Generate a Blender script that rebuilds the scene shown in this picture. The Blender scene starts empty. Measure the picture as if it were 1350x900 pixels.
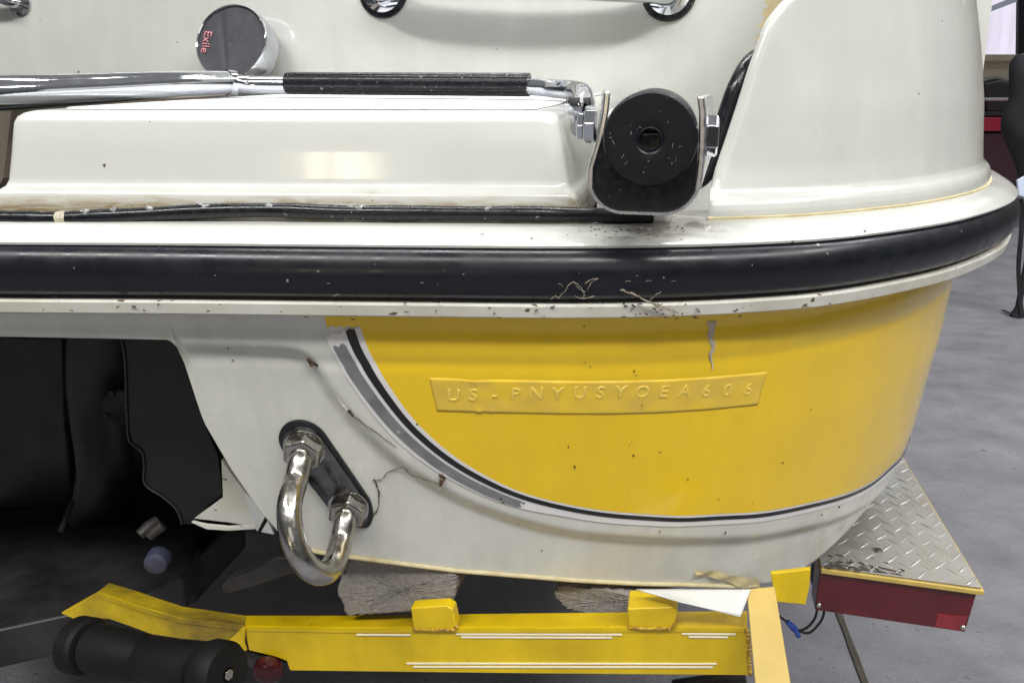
import bpy, bmesh, math, random
import numpy as np
from mathutils import Vector, Matrix
random.seed(7); rng = np.random.default_rng(7)
sc = bpy.context.scene
# ------------------------------------------------------------------ camera
W, H, FPX = 1350., 900., 1100.
TH, PS = math.radians(18), math.radians(11.5)
C = np.array([0, -.66, 1.15])
F = np.array([-math.sin(PS)*math.cos(TH), math.cos(PS)*math.cos(TH), -math.sin(TH)])
R = np.array([math.cos(PS), math.sin(PS), 0.]); U = np.cross(R, F)
cam = bpy.data.cameras.new('camera'); co = bpy.data.objects.new('camera', cam); sc.collection.objects.link(co)
cam.sensor_width = 36; cam.lens = 36*FPX/W; cam.clip_start = .02; cam.clip_end = 200
co.location = C; co.rotation_euler = (math.pi/2-TH, 0, PS)
sc.camera = co
# ------------------------------------------------------------------ world, lamps, exposure
wd = bpy.data.worlds.new('World'); sc.world = wd; wd.use_nodes = True
bg = wd.node_tree.nodes['Background']; bg.inputs[1].default_value = .30
_g = wd.node_tree.nodes.new('ShaderNodeTexCoord'); _x = wd.node_tree.nodes.new('ShaderNodeSeparateXYZ'); _r = wd.node_tree.nodes.new('ShaderNodeValToRGB')
wd.node_tree.links.new(_g.outputs['Generated'], _x.inputs[0])
_m = wd.node_tree.nodes.new('ShaderNodeMapRange'); _m.inputs[1].default_value = -1; _m.inputs[2].default_value = 1
wd.node_tree.links.new(_x.outputs['Z'], _m.inputs[0]); wd.node_tree.links.new(_m.outputs[0], _r.inputs[0]); wd.node_tree.links.new(_r.outputs[0], bg.inputs[0])
_r.color_ramp.elements[0].position = .50; _r.color_ramp.elements[0].color = (.17, .168, .165, 1)      # dim walls of the workshop
_r.color_ramp.elements[1].position = .78; _r.color_ramp.elements[1].color = (.86, .86, .84, 1)      # pale lit ceiling
sc.view_settings.view_transform = 'Standard'; sc.view_settings.look = 'None'
sc.view_settings.exposure = 0.06; sc.view_settings.gamma = 1
def area(name, loc, target, sx, sy, power, col):
    l = bpy.data.lights.new(name, 'AREA'); l.shape = 'RECTANGLE'; l.size = sx; l.size_y = sy; l.energy = power; l.color = col
    o = bpy.data.objects.new(name, l); sc.collection.objects.link(o); o.location = loc
    o.rotation_euler = (Vector(target)-Vector(loc)).to_track_quat('-Z', 'Y').to_euler()
    return o
area('shop_light', (-1.5, -2.3, 4.2), (-1.0, -1.0, 0), 2.4, .30, 122, (1, .99, .96))
area('shop_light', (1.5, -2.1, 4.2), (1.0, -.8, 0), 2.4, .30, 122, (1, .99, .96))
area('shop_light', (-.5, 1.1, 4.3), (-.4, .7, 0), 2.4, .30, 88, (1, .99, .96))
area('shop_light', (3.6, -.4, 4.2), (2.2, 0, 0), 2.4, .30, 95, (1, .99, .97))  # extra unseen strip, added to brighten the yellow panel's right end
area('shop_light', (2.4, 2.4, 4.4), (2.4, 2.4, 0), 2.4, .30, 90, (.97, .97, 1))
area('shop_light', (3.6, 7.0, 4.4), (3.6, 7.0, 0), 2.4, .30, 90, (.97, .97, 1))
for _k, (_x0, _w, _h, _e) in enumerate([(-.36, .09, .36, 2.1), (-.25, .10, .42, 3.0), (-.135, .10, .34, 2.0), (-.02, .10, .40, 3.1), (.10, .11, .44, 3.3), (.23, .10, .38, 2.2), (.345, .08, .30, 1.4)]):
    area('open_door_light', (-.77+_x0, -7.97, 1.50+.012*math.sin(_k*2.3)), (-.3+_x0, 0, 1.1), _w, _h, _e, (1, .84, .56))
area('open_door_light', (2.0, -6.5, 3.6), (0, 0, .8), 3.2, 2.0, 22, (1, .98, .95))  # unseen broad front fill, added to light the transom

# ------------------------------------------------------------------ projection helpers
def ray(x, y): return F + R*(x-W/2)/FPX - U*(y-H/2)/FPX
def onz(x, y, z): d = ray(x, y); return C + d*(z-C[2])/d[2]
def ony(x, y, Y): d = ray(x, y); return C + d*(Y-C[1])/d[1]
def proj(P):
    v = P-C; d = v@F
    return W/2+FPX*(v@R)/d, H/2-FPX*(v@U)/d

# ------------------------------------------------------------------ materials
def s2l(c): return tuple(((v/255+.055)/1.055)**2.4 if v/255 > .04045 else v/255/12.92 for v in c)
def lk(nt, a, b): nt.links.new(a, b)
def mat(name, col, rough=.5, metal=0., coat=0., var=0., vscale=6., var2=None, bump=0., bscale=80., specks=0., speck_col=(.05, .03, .02), speck_scale=60., rvar=0., spec=.5, detail=6., stretch=None, trans=0., coat_rough=.05, streak=0.):
    m = bpy.data.materials.new(name); m.use_nodes = True; nt = m.node_tree; b = nt.nodes['Principled BSDF']
    b.inputs['Roughness'].default_value = rough; b.inputs['Metallic'].default_value = metal
    b.inputs['Coat Weight'].default_value = coat; b.inputs['Coat Roughness'].default_value = coat_rough
    b.inputs['Specular IOR Level'].default_value = spec
    b.inputs['Transmission Weight'].default_value = trans
    tc = nt.nodes.new('ShaderNodeNewGeometry'); src = tc.outputs['Position']
    if stretch:
        mp = nt.nodes.new('ShaderNodeMapping'); mp.inputs['Scale'].default_value = stretch; lk(nt, src, mp.inputs[0]); src = mp.outputs[0]
    c = col if len(col) == 4 else (*col, 1)
    out = None
    if var > 0:
        n = nt.nodes.new('ShaderNodeTexNoise'); n.inputs['Scale'].default_value = vscale; n.inputs['Detail'].default_value = detail; n.inputs['Roughness'].default_value = .6
        lk(nt, src, n.inputs['Vector'])
        r = nt.nodes.new('ShaderNodeValToRGB'); r.color_ramp.elements[0].position = .3; r.color_ramp.elements[1].position = .7
        v2 = var2 if var2 else tuple(x*(1-var) for x in c[:3])
        r.color_ramp.elements[0].color = (*v2, 1); r.color_ramp.elements[1].color = c
        lk(nt, n.outputs['Fac'], r.inputs['Fac']); out = r.outputs['Color']
    if specks > 0:
        n = nt.nodes.new('ShaderNodeTexNoise'); n.inputs['Scale'].default_value = speck_scale; n.inputs['Detail'].default_value = 3.; lk(nt, src, n.inputs['Vector'])
        r = nt.nodes.new('ShaderNodeValToRGB'); r.color_ramp.elements[0].position = 1-specks; r.color_ramp.elements[1].position = 1-specks+.015
        r.color_ramp.elements[0].color = (0, 0, 0, 1); r.color_ramp.elements[1].color = (1, 1, 1, 1); lk(nt, n.outputs['Fac'], r.inputs['Fac'])
        mx = nt.nodes.new('ShaderNodeMixRGB'); lk(nt, r.outputs['Color'], mx.inputs[0])
        if out: lk(nt, out, mx.inputs[1])
        else: mx.inputs[1].default_value = c
        mx.inputs[2].default_value = (*speck_col, 1); out = mx.outputs[0]
    if streak > 0:
        ms = nt.nodes.new('ShaderNodeMapping'); ms.inputs['Scale'].default_value = (38, 38, 3.0); lk(nt, tc.outputs['Position'], ms.inputs[0])
        n = nt.nodes.new('ShaderNodeTexNoise'); n.inputs['Scale'].default_value = 1.; n.inputs['Detail'].default_value = 7.; n.inputs['Distortion'].default_value = .5; lk(nt, ms.outputs[0], n.inputs['Vector'])
        n3 = nt.nodes.new('ShaderNodeTexNoise'); n3.inputs['Scale'].default_value = 18.; n3.inputs['Detail'].default_value = 10.; n3.inputs['Roughness'].default_value = .7; lk(nt, tc.outputs['Position'], n3.inputs['Vector'])
        ad = nt.nodes.new('ShaderNodeMath'); ad.operation = 'MULTIPLY'; lk(nt, n.outputs['Fac'], ad.inputs[0]); lk(nt, n3.outputs['Fac'], ad.inputs[1])
        mr = nt.nodes.new('ShaderNodeMapRange'); mr.inputs[1].default_value = .12; mr.inputs[2].default_value = .38; mr.inputs[3].default_value = 1-streak; mr.inputs[4].default_value = 1.; lk(nt, ad.outputs[0], mr.inputs[0])
        mm = nt.nodes.new('ShaderNodeMixRGB'); mm.blend_type = 'MULTIPLY'; mm.inputs[0].default_value = 1.
        if out: lk(nt, out, mm.inputs[1])
        else: mm.inputs[1].default_value = c
        lk(nt, mr.outputs[0], mm.inputs[2]); out = mm.outputs[0]
    if out: lk(nt, out, b.inputs['Base Color'])
    else: b.inputs['Base Color'].default_value = c
    if rvar > 0:
        n = nt.nodes.new('ShaderNodeTexNoise'); n.inputs['Scale'].default_value = vscale*2.3; n.inputs['Detail'].default_value = 8.; lk(nt, src, n.inputs['Vector'])
        mr = nt.nodes.new('ShaderNodeMapRange'); mr.inputs[1].default_value = .3; mr.inputs[2].default_value = .7; mr.inputs[3].default_value = max(0, rough-rvar); mr.inputs[4].default_value = rough+rvar
        lk(nt, n.outputs['Fac'], mr.inputs[0]); lk(nt, mr.outputs[0], b.inputs['Roughness'])
    if bump > 0:
        n = nt.nodes.new('ShaderNodeTexNoise'); n.inputs['Scale'].default_value = bscale; n.inputs['Detail'].default_value = 5.; lk(nt, src, n.inputs['Vector'])
        bp = nt.nodes.new('ShaderNodeBump'); bp.inputs['Strength'].default_value = bump; bp.inputs['Distance'].default_value = .002
        lk(nt, n.outputs['Fac'], bp.inputs['Height']); lk(nt, bp.outputs[0], b.inputs['Normal'])
    return m
GEL = (.60, .607, .575)
M = {}
M['gel'] = mat('white_gelcoat', GEL, .22, coat=.6, var=.05, vscale=9, specks=.245, speck_scale=75, speck_col=(.16, .13, .10), rvar=.06, coat_rough=.07, streak=.07, bump=.012, bscale=16)
M['gel_hull'] = mat('white_hull_gelcoat', (.66, .66, .605), .28, coat=.4, streak=.14, var=.08, vscale=7, specks=.255, speck_scale=55, speck_col=(.14, .10, .07), rvar=.08, bump=.03, bscale=14)
M['gel_dirty'] = mat('dirty_white_gelcoat', (.66, .66, .60), .42, coat=.15, var=.3, vscale=26, var2=(.50, .47, .40), specks=.33, speck_scale=150, speck_col=(.12, .08, .05), stretch=(.5, 1, 1))
M['yellow'] = mat('yellow_gelcoat', (.86, .565, .004), .20, coat=.4, streak=.07, var=.08, vscale=5, var2=(.80, .53, .006), specks=.255, speck_scale=48, speck_col=(.13, .06, .02), rvar=.07, bump=.03, bscale=10)
M['tape'] = mat('yellow_tape', (.80, .545, .022), .30, coat=.3, var=.2, vscale=30, var2=(.66, .45, .07))
M['letter'] = mat('embossed_tape', (.79, .55, .045), .26, coat=.3, var=.3, vscale=160, var2=(.74, .56, .13))
M['decal_white'] = mat('white_vinyl', (.72, .70, .70), .35, var=.06, vscale=30, specks=.30, speck_scale=60)
M['decal_black'] = mat('black_vinyl', (.008, .0085, .011), .35)
M['decal_grey'] = mat('grey_vinyl', (.21, .215, .225), .42, var=.35, vscale=60, specks=.30, speck_scale=120, speck_col=(.4, .4, .4), rvar=.1)
M['rail'] = mat('black_rub_rail_vinyl', (.007, .0085, .014), .32, spec=.4, coat=.06, var=.3, vscale=20, specks=.268, speck_scale=170, speck_col=(.28, .27, .25), rvar=.10, coat_rough=.25)
M['rubber'] = mat('black_rubber', (.007, .008, .012), .28, spec=.4, coat=.05, var=.4, vscale=60, specks=.30, speck_scale=150, speck_col=(.25, .25, .25), rvar=.12, coat_rough=.15)
M['scuff'] = mat('pale_scuff', (.22, .22, .23), .8)
M['satin'] = mat('satin_stainless', (.80, .80, .82), .30, metal=1, var=.15, vscale=60, rvar=.1)
M['liner'] = mat('glossy_black_liner', (.008, .008, .011), .16, coat=.3, var=.4, vscale=60, specks=.30, speck_scale=240, speck_col=(.2, .2, .2), rvar=.1)  # dark reflection of the bracket's inside, put into the colour
M['roller_rubber'] = mat('scuffed_black_rubber', (.006, .007, .011), .38, spec=.3, coat=0., var=.4, vscale=60, specks=.29, speck_scale=300, speck_col=(.12, .12, .13), rvar=.12, coat_rough=.2, stretch=(1, 1, 1.8))
M['matte_rubber'] = mat('matte_black_rubber', (.006, .006, .0065), .6, var=.5, vscale=25, var2=(.010, .0095, .009), spec=.2, bump=.15, bscale=120)
M['chrome'] = mat('chrome', (.62, .64, .69), .06, metal=1, var=.1, vscale=30, rvar=.05)
M['steel'] = mat('weathered_stainless', (.60, .585, .55), .20, metal=1, var=.45, vscale=60, var2=(.36, .34, .30), rvar=.12, bump=.08, bscale=140)
M['dark_steel'] = mat('dark_stainless', (.22, .22, .225), .25, metal=1, var=.5, vscale=60, rvar=.1)
M['mesh'] = mat('grey_speaker_fabric', (.06, .062, .075), .75, var=.35, vscale=35, bump=.2, bscale=900)
M['red_print'] = mat('red_print', (.48, .07, .10), .5, var=.5, vscale=400, var2=(.62, .32, .36))
M['nonskid'] = mat('nonskid_gelcoat', (.76, .76, .78), .55, bump=.6, bscale=350, var=.06, vscale=30)
M['caulk'] = mat('aged_cream_caulk', (.60, .53, .33), .6, var=.4, vscale=50, var2=(.42, .34, .18))
M['stain'] = mat('stained_sealant', (.66, .66, .56), .45, coat=.2, var=.5, vscale=70, var2=(.36, .31, .20), stretch=(.30, 1, 3.5), bump=.3, bscale=60, detail=10)
M['silicone'] = mat('clear_silicone', (.34, .34, .35), .2, coat=.5, var=.4, vscale=120)
M['foam'] = mat('aged_foam', (.70, .58, .34), .85, var=.3, vscale=60, bump=.8, bscale=70)
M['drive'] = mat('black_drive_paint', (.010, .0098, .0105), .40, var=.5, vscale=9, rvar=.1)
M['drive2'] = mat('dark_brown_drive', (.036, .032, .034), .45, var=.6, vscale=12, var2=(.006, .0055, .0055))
M['drive_grey'] = mat('worn_drive_metal', (.04, .036, .034), .5, var=.5, vscale=40)
M['bluecap'] = mat('blue_grey_cap', (.055, .062, .105), .5, var=.4, vscale=40)
M['tyellow'] = mat('yellow_trailer_paint', (.76, .535, .003), .36, coat=.15, streak=.2, var=.2, vscale=11, var2=(.62, .42, .004), specks=.262, speck_scale=70, speck_col=(.09, .05, .02), rvar=.1, bump=.05, bscale=60)
M['tyellow_pale'] = mat('pale_yellow_trailer_paint', (.60, .43, .11), .45, streak=.15, var=.12, vscale=20)
M['tdirty'] = mat('grimy_yellow_paint', (.66, .46, .005), .5, var=.75, vscale=16, var2=(.10, .07, .02), detail=9, bump=.1, bscale=60)  # grime blotches, with shade on the wing put into the darker colour
M['weld'] = mat('painted_weld', (.62, .42, .02), .5, var=.8, vscale=160, var2=(.16, .07, .02), bump=.3, bscale=200)
M['pin'] = mat('white_pinstripe', (.80, .76, .62), .4)
M['carpet'] = mat('grey_bunk_carpet', (.29, .265, .24), .95, var=.35, vscale=220, bump=.6, bscale=700)
M['tread'] = mat('tread_plate', (.36, .36, .345), .48, metal=.6, var=.35, vscale=18, var2=(.30, .28, .24), rvar=.12, bump=.05, bscale=90)
M['lug'] = mat('tread_lug', (.50, .49, .47), .36, metal=.7, var=.3, vscale=40)
M['redlens'] = mat('red_lens', (.11, .0045, .010), .12, coat=.4, var=.5, vscale=25, var2=(.06, .003, .006))
M['redreflector'] = mat('red_reflector', (.26, .008, .02), .15, coat=.8, var=.4, vscale=90)  # brighter than the lens: its highlight put into the colour
M['markerlens'] = mat('dark_red_lens', (.05, .003, .007), .25, var=.5, vscale=60)
M['grime'] = mat('dark_grime', (.075, .065, .048), .9, var=.5, vscale=60)
M['brownpanel'] = mat('brown_locker_side', (.22, .18, .15), .5, var=.3, vscale=15)
M['paper'] = mat('white_plastic_flap', (.62, .63, .62), .45, var=.08, vscale=20)
M['tapefilm'] = mat('yellowed_tape', (.66, .55, .28), .3, coat=.4, var=.2, vscale=60)
M['wire'] = mat('black_wire', (.012, .012, .013), .45)
M['bluewire'] = mat('blue_connector', (.03, .08, .32), .4)
M['twig'] = mat('dried_stems', (.10, .055, .025), .9, var=.6, vscale=90, var2=(.035, .02, .012))
M['straw'] = mat('pale_dry_straw', (.34, .29, .22), .85, var=.5, vscale=200)
M['chalk'] = mat('chalky_residue', (.42, .36, .24), .8, var=.6, vscale=160, var2=(.55, .52, .46))
M['dirt'] = mat('dirt_specks', (.022, .012, .006), .95)
M['bgred'] = mat('red_boat_gelcoat', (.23, .010, .028), .2, coat=.5)
M['bgmaroon'] = mat('dark_maroon_gelcoat', (.035, .008, .014), .25, coat=.4)
M['bgblack'] = mat('black_cloth', (.012, .011, .015), .85, var=.5, vscale=9)
M['beige'] = mat('beige_wall_panel', (.46, .40, .30), .8, var=.2, vscale=3)
M['bgwhite'] = mat('blue_white_cloth', (.62, .68, .84), .8)
def emis(name, col, st):
    m = bpy.data.materials.new(name); m.use_nodes = True; nt = m.node_tree; nt.nodes.clear()
    e = nt.nodes.new('ShaderNodeEmission'); e.inputs[1].default_value = st; o = nt.nodes.new('ShaderNodeOutputMaterial')
    n = nt.nodes.new('ShaderNodeTexNoise'); n.inputs['Scale'].default_value = 3; g = nt.nodes.new('ShaderNodeNewGeometry'); mp = nt.nodes.new('ShaderNodeMapping'); mp.inputs['Scale'].default_value = (3, 3, .4)
    lk(nt, g.outputs['Position'], mp.inputs[0]); lk(nt, mp.outputs[0], n.inputs['Vector'])
    r = nt.nodes.new('ShaderNodeValToRGB'); r.color_ramp.elements[0].position = .35; r.color_ramp.elements[1].position = .65
    r.color_ramp.elements[0].color = (*[c*.85 for c in col], 1); r.color_ramp.elements[1].color = (*col, 1)
    lk(nt, n.outputs['Fac'], r.inputs[0]); lk(nt, r.outputs[0], e.inputs[0]); lk(nt, e.outputs[0], o.inputs[0]); return m
M['window'] = emis('daylit_window', (.90, .84, 1.0), .95)
def concrete():
    m = mat('polished_concrete', (.235, .237, .262), .55, var=.5, vscale=5, var2=(.145, .146, .163), detail=15, stretch=(1, 1.25, 1), specks=.325, speck_scale=40, speck_col=(.12, .12, .13))
    nt = m.node_tree; b = nt.nodes['Principled BSDF']
    g = nt.nodes.new('ShaderNodeNewGeometry'); mp = nt.nodes.new('ShaderNodeMapping'); mp.inputs['Rotation'].default_value = (0, 0, .5); mp.inputs['Scale'].default_value = (1, 1.3, 1)
    lk(nt, g.outputs['Position'], mp.inputs[0])
    hs = []
    for sca, det in ((14, 12), (160, 8)):
        n = nt.nodes.new('ShaderNodeTexNoise'); n.inputs['Scale'].default_value = sca; n.inputs['Detail'].default_value = det; n.inputs['Roughness'].default_value = .65; n.inputs['Distortion'].default_value = .6
        lk(nt, mp.outputs[0], n.inputs['Vector']); hs.append(n.outputs['Fac'])
    a = nt.nodes.new('ShaderNodeMath'); a.operation = 'ADD'; lk(nt, hs[0], a.inputs[0]); lk(nt, hs[1], a.inputs[1])
    bp = nt.nodes.new('ShaderNodeBump'); bp.inputs['Strength'].default_value = .6; bp.inputs['Distance'].default_value = .008
    lk(nt, a.outputs[0], bp.inputs['Height']); lk(nt, bp.outputs[0], b.inputs['Normal'])
    mr = nt.nodes.new('ShaderNodeMapRange'); mr.inputs[1].default_value = .7; mr.inputs[2].default_value = 1.3; mr.inputs[3].default_value = .35; mr.inputs[4].default_value = .75
    lk(nt, a.outputs[0], mr.inputs[0]); lk(nt, mr.outputs[0], b.inputs['Roughness'])
    return m
M['concrete'] = concrete()
def stained(name, base, z0, z1, col, thr=.42):
    m = mat(name, GEL, .22, coat=.6, var=.05, vscale=9, specks=.262, speck_scale=75, speck_col=(.12, .09, .06), rvar=.06, coat_rough=.06)
    nt = m.node_tree; b = nt.nodes['Principled BSDF']; prev = b.inputs['Base Color'].links[0].from_socket
    g = nt.nodes.new('ShaderNodeNewGeometry'); sx = nt.nodes.new('ShaderNodeSeparateXYZ'); lk(nt, g.outputs['Position'], sx.inputs[0])
    n2 = nt.nodes.new('ShaderNodeTexNoise'); n2.inputs['Scale'].default_value = 22; n2.inputs['Detail'].default_value = 6; lk(nt, g.outputs['Position'], n2.inputs['Vector'])
    wob = nt.nodes.new('ShaderNodeMath'); wob.operation = 'MULTIPLY_ADD'; wob.inputs[1].default_value = .014; lk(nt, n2.outputs['Fac'], wob.inputs[0]); lk(nt, sx.outputs['Z'], wob.inputs[2])
    mr = nt.nodes.new('ShaderNodeMapRange'); mr.inputs[1].default_value = z1+.007; mr.inputs[2].default_value = z0+.007; lk(nt, wob.outputs[0], mr.inputs[0])
    mp = nt.nodes.new('ShaderNodeMapping'); mp.inputs['Scale'].default_value = (.35, 1, 3); lk(nt, g.outputs['Position'], mp.inputs[0])
    n = nt.nodes.new('ShaderNodeTexNoise'); n.inputs['Scale'].default_value = 60; n.inputs['Detail'].default_value = 12; n.inputs['Roughness'].default_value = .7; n.inputs['Distortion'].default_value = .8; lk(nt, mp.outputs[0], n.inputs['Vector'])
    rp_ = nt.nodes.new('ShaderNodeValToRGB'); rp_.color_ramp.elements[0].position = thr; rp_.color_ramp.elements[1].position = thr+.22; lk(nt, n.outputs['Fac'], rp_.inputs[0])
    mu = nt.nodes.new('ShaderNodeMath'); mu.operation = 'MULTIPLY'; lk(nt, mr.outputs[0], mu.inputs[0]); lk(nt, rp_.outputs[0], mu.inputs[1])
    base_t = nt.nodes.new('ShaderNodeMath'); base_t.operation = 'MULTIPLY_ADD'; base_t.inputs[1].default_value = .5; lk(nt, mr.outputs[0], base_t.inputs[0]); lk(nt, mu.outputs[0], base_t.inputs[2]); base_t.use_clamp = True
    mx = nt.nodes.new('ShaderNodeMixRGB'); lk(nt, base_t.outputs[0], mx.inputs[0]); lk(nt, prev, mx.inputs[1]); mx.inputs[2].default_value = (*col, 1); lk(nt, mx.outputs[0], b.inputs['Base Color'])
    return m
def flange_grime_shade():
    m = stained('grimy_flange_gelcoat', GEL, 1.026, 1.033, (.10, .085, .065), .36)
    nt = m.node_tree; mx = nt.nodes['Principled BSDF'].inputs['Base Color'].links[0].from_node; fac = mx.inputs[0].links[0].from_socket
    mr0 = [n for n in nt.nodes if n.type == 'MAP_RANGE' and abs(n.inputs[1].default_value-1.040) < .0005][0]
    mr0.inputs[1].default_value, mr0.inputs[2].default_value = 1.0285, 1.0365     # grime plus the bracket's shadow in colour, growing towards the seam
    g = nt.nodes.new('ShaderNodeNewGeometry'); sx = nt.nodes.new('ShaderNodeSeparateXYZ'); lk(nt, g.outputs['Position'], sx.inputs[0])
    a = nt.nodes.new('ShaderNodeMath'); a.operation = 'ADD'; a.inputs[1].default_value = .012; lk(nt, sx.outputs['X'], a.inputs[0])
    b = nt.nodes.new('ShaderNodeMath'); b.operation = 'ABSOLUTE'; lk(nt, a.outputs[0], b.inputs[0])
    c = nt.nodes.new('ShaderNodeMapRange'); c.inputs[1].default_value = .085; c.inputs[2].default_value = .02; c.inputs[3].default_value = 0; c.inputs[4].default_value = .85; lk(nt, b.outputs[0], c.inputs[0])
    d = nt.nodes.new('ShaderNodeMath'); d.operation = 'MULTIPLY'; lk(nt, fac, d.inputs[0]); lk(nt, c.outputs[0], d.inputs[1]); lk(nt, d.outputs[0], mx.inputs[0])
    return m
M['gel_flange'] = flange_grime_shade()
M['gel_step'] = stained('water_stained_gelcoat', GEL, 1.038, 1.0545, (.27, .21, .11))

# ------------------------------------------------------------------ mesh helpers
WLOC = {}
def thing(name, label, cat, loc, group=None):
    o = bpy.data.objects.new(name, None); sc.collection.objects.link(o); o.location = loc; o.empty_display_size = .1
    o['label'] = label; o['category'] = cat
    if group: o['group'] = group
    WLOC[o.name] = np.array(loc, float); return o
def mk(name, verts, faces, m, parent=None, smooth=True, bevel=0., segs=2, label=None, cat=None, kind=None, solid=0., sub=0, angle=40, recalc=True):
    V = np.array([tuple(v) for v in verts], float); c = (V.max(0)+V.min(0))/2
    me = bpy.data.meshes.new(name); me.from_pydata([tuple(v) for v in V-c], [], [tuple(int(i) for i in f_) for f_ in faces])
    if recalc:
        bm = bmesh.new(); bm.from_mesh(me); bmesh.ops.recalc_face_normals(bm, faces=bm.faces); bm.to_mesh(me); bm.free()
    me.materials.append(M[m] if isinstance(m, str) else m)
    if smooth: me.set_sharp_from_angle(angle=math.radians(angle))
    for p in me.polygons: p.use_smooth = smooth
    o = bpy.data.objects.new(name, me); sc.collection.objects.link(o)
    if parent: o.parent = parent; o.location = c-WLOC[parent.name]
    else: o.location = c
    WLOC[o.name] = c
    if solid: md = o.modifiers.new('solid', 'SOLIDIFY'); md.thickness = solid; md.offset = -1
    if bevel: md = o.modifiers.new('bevel', 'BEVEL'); md.width = bevel; md.segments = segs; md.limit_method = 'ANGLE'; md.angle_limit = math.radians(35); md.harden_normals = True
    if sub: md = o.modifiers.new('sub', 'SUBSURF'); md.levels = sub; md.render_levels = sub
    if label: o['label'] = label
    if cat: o['category'] = cat
    if kind: o['kind'] = kind
    return o
def grid_faces(nu, nv, closed_v=False, off=0):
    f_ = []
    for i in range(nu-1):
        for j in range(nv if closed_v else nv-1):
            j2 = (j+1) % nv
            f_.append((off+i*nv+j, off+(i+1)*nv+j, off+(i+1)*nv+j2, off+i*nv+j2))
    return f_
def loft(rings, closed=True, caps=False):
    n = len(rings[0]); V = [p for r in rings for p in r]; fa = grid_faces(len(rings), n, closed)
    if caps: fa.append(tuple(range(n))); fa.append(tuple(range(len(V)-n, len(V))))
    return V, fa
def prism(pts, dv):
    n = len(pts); V = [np.array(p, float) for p in pts]; V += [p+np.array(dv, float) for p in V]
    fa = [tuple(range(n)), tuple(range(2*n-1, n-1, -1))]+[(i, (i+1) % n, n+(i+1) % n, n+i) for i in range(n)]
    return V, fa
def box(lo, hi):
    (a, b, c), (d, e, f_) = lo, hi
    return prism([(a, b, c), (d, b, c), (d, b, f_), (a, b, f_)], (0, e-b, 0))
def frame_of(n):
    n = np.array(n, float); n /= np.linalg.norm(n); a = np.array([0, 0, 1.]) if abs(n[2]) < .9 else np.array([1., 0, 0])
    u = np.cross(a, n); u /= np.linalg.norm(u); return u, np.cross(n, u), n
def tube(path, rad, n=14, caps=True):
    P = np.array(path, float); rad = np.broadcast_to(rad, (len(P),)); T = np.gradient(P, axis=0); T /= np.linalg.norm(T, axis=1)[:, None]
    u, v, _ = frame_of(T[0]); rings = []
    for p, t, r in zip(P, T, rad):
        u = u-t*(u@t); u /= np.linalg.norm(u); v = np.cross(t, u)
        rings.append([p+r*(math.cos(a)*u+math.sin(a)*v) for a in np.linspace(0, 2*math.pi, n, endpoint=False)])
    return loft(rings, True, caps)
def smooth_path(pts, n=12):
    P = np.array(pts, float); Q = np.vstack([2*P[0]-P[1], P, 2*P[-1]-P[-2]]); out = []
    for i in range(1, len(Q)-2):
        p0, p1, p2, p3 = Q[i-1:i+3]
        for t in np.linspace(0, 1, n, endpoint=False):
            out.append(.5*(2*p1+(p2-p0)*t+(2*p0-5*p1+4*p2-p3)*t*t+(3*p1-p0-3*p2+p3)*t**3))
    out.append(P[-1]); return np.array(out)
def lathe(prof, org, axis, n=40):
    u, v, w = frame_of(axis); org = np.array(org, float); rings = []
    for r, h in prof:
        rings.append([org+w*h+r*(math.cos(a)*u+math.sin(a)*v) for a in np.linspace(0, 2*math.pi, n, endpoint=False)])
    return loft(rings, True, False)
def hexbolt(org, axis, r, h, rot=0.):
    u, v, w = frame_of(axis); org = np.array(org, float)
    a6 = [rot+i*math.pi/3 for i in range(6)]
    ring = lambda rr, hh: [org+w*hh+rr*(math.cos(a)*u+math.sin(a)*v) for a in a6]
    V, fa = loft([ring(r, 0), ring(r, h*.85), ring(r*.86, h)], True, True); return V, fa
def merge(*parts):
    V, fa = [], []
    for v, f_ in parts:
        o = len(V); V += list(v); fa += [tuple(i+o for i in q) for q in f_]
    return V, fa
def px_prism(pts, Y, dep): return prism([ony(x, y, Y) for x, y in pts], (0, dep, 0))
def text_mesh(body, size, extrude, bevel=0.):
    cu = bpy.data.curves.new('t', 'FONT'); cu.body = body; cu.size = size; cu.extrude = extrude; cu.bevel_depth = bevel; cu.bevel_resolution = 1; cu.align_x = 'CENTER'; cu.align_y = 'CENTER'; cu.resolution_u = 5
    o = bpy.data.objects.new('t', cu); sc.collection.objects.link(o); dg = bpy.context.evaluated_depsgraph_get()
    me = bpy.data.meshes.new_from_object(o.evaluated_get(dg)); V = np.array([v.co[:] for v in me.vertices]); fa = [tuple(p.vertices) for p in me.polygons]
    bpy.data.objects.remove(o); bpy.data.meshes.remove(me); bpy.data.curves.remove(cu); return V, fa

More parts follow.
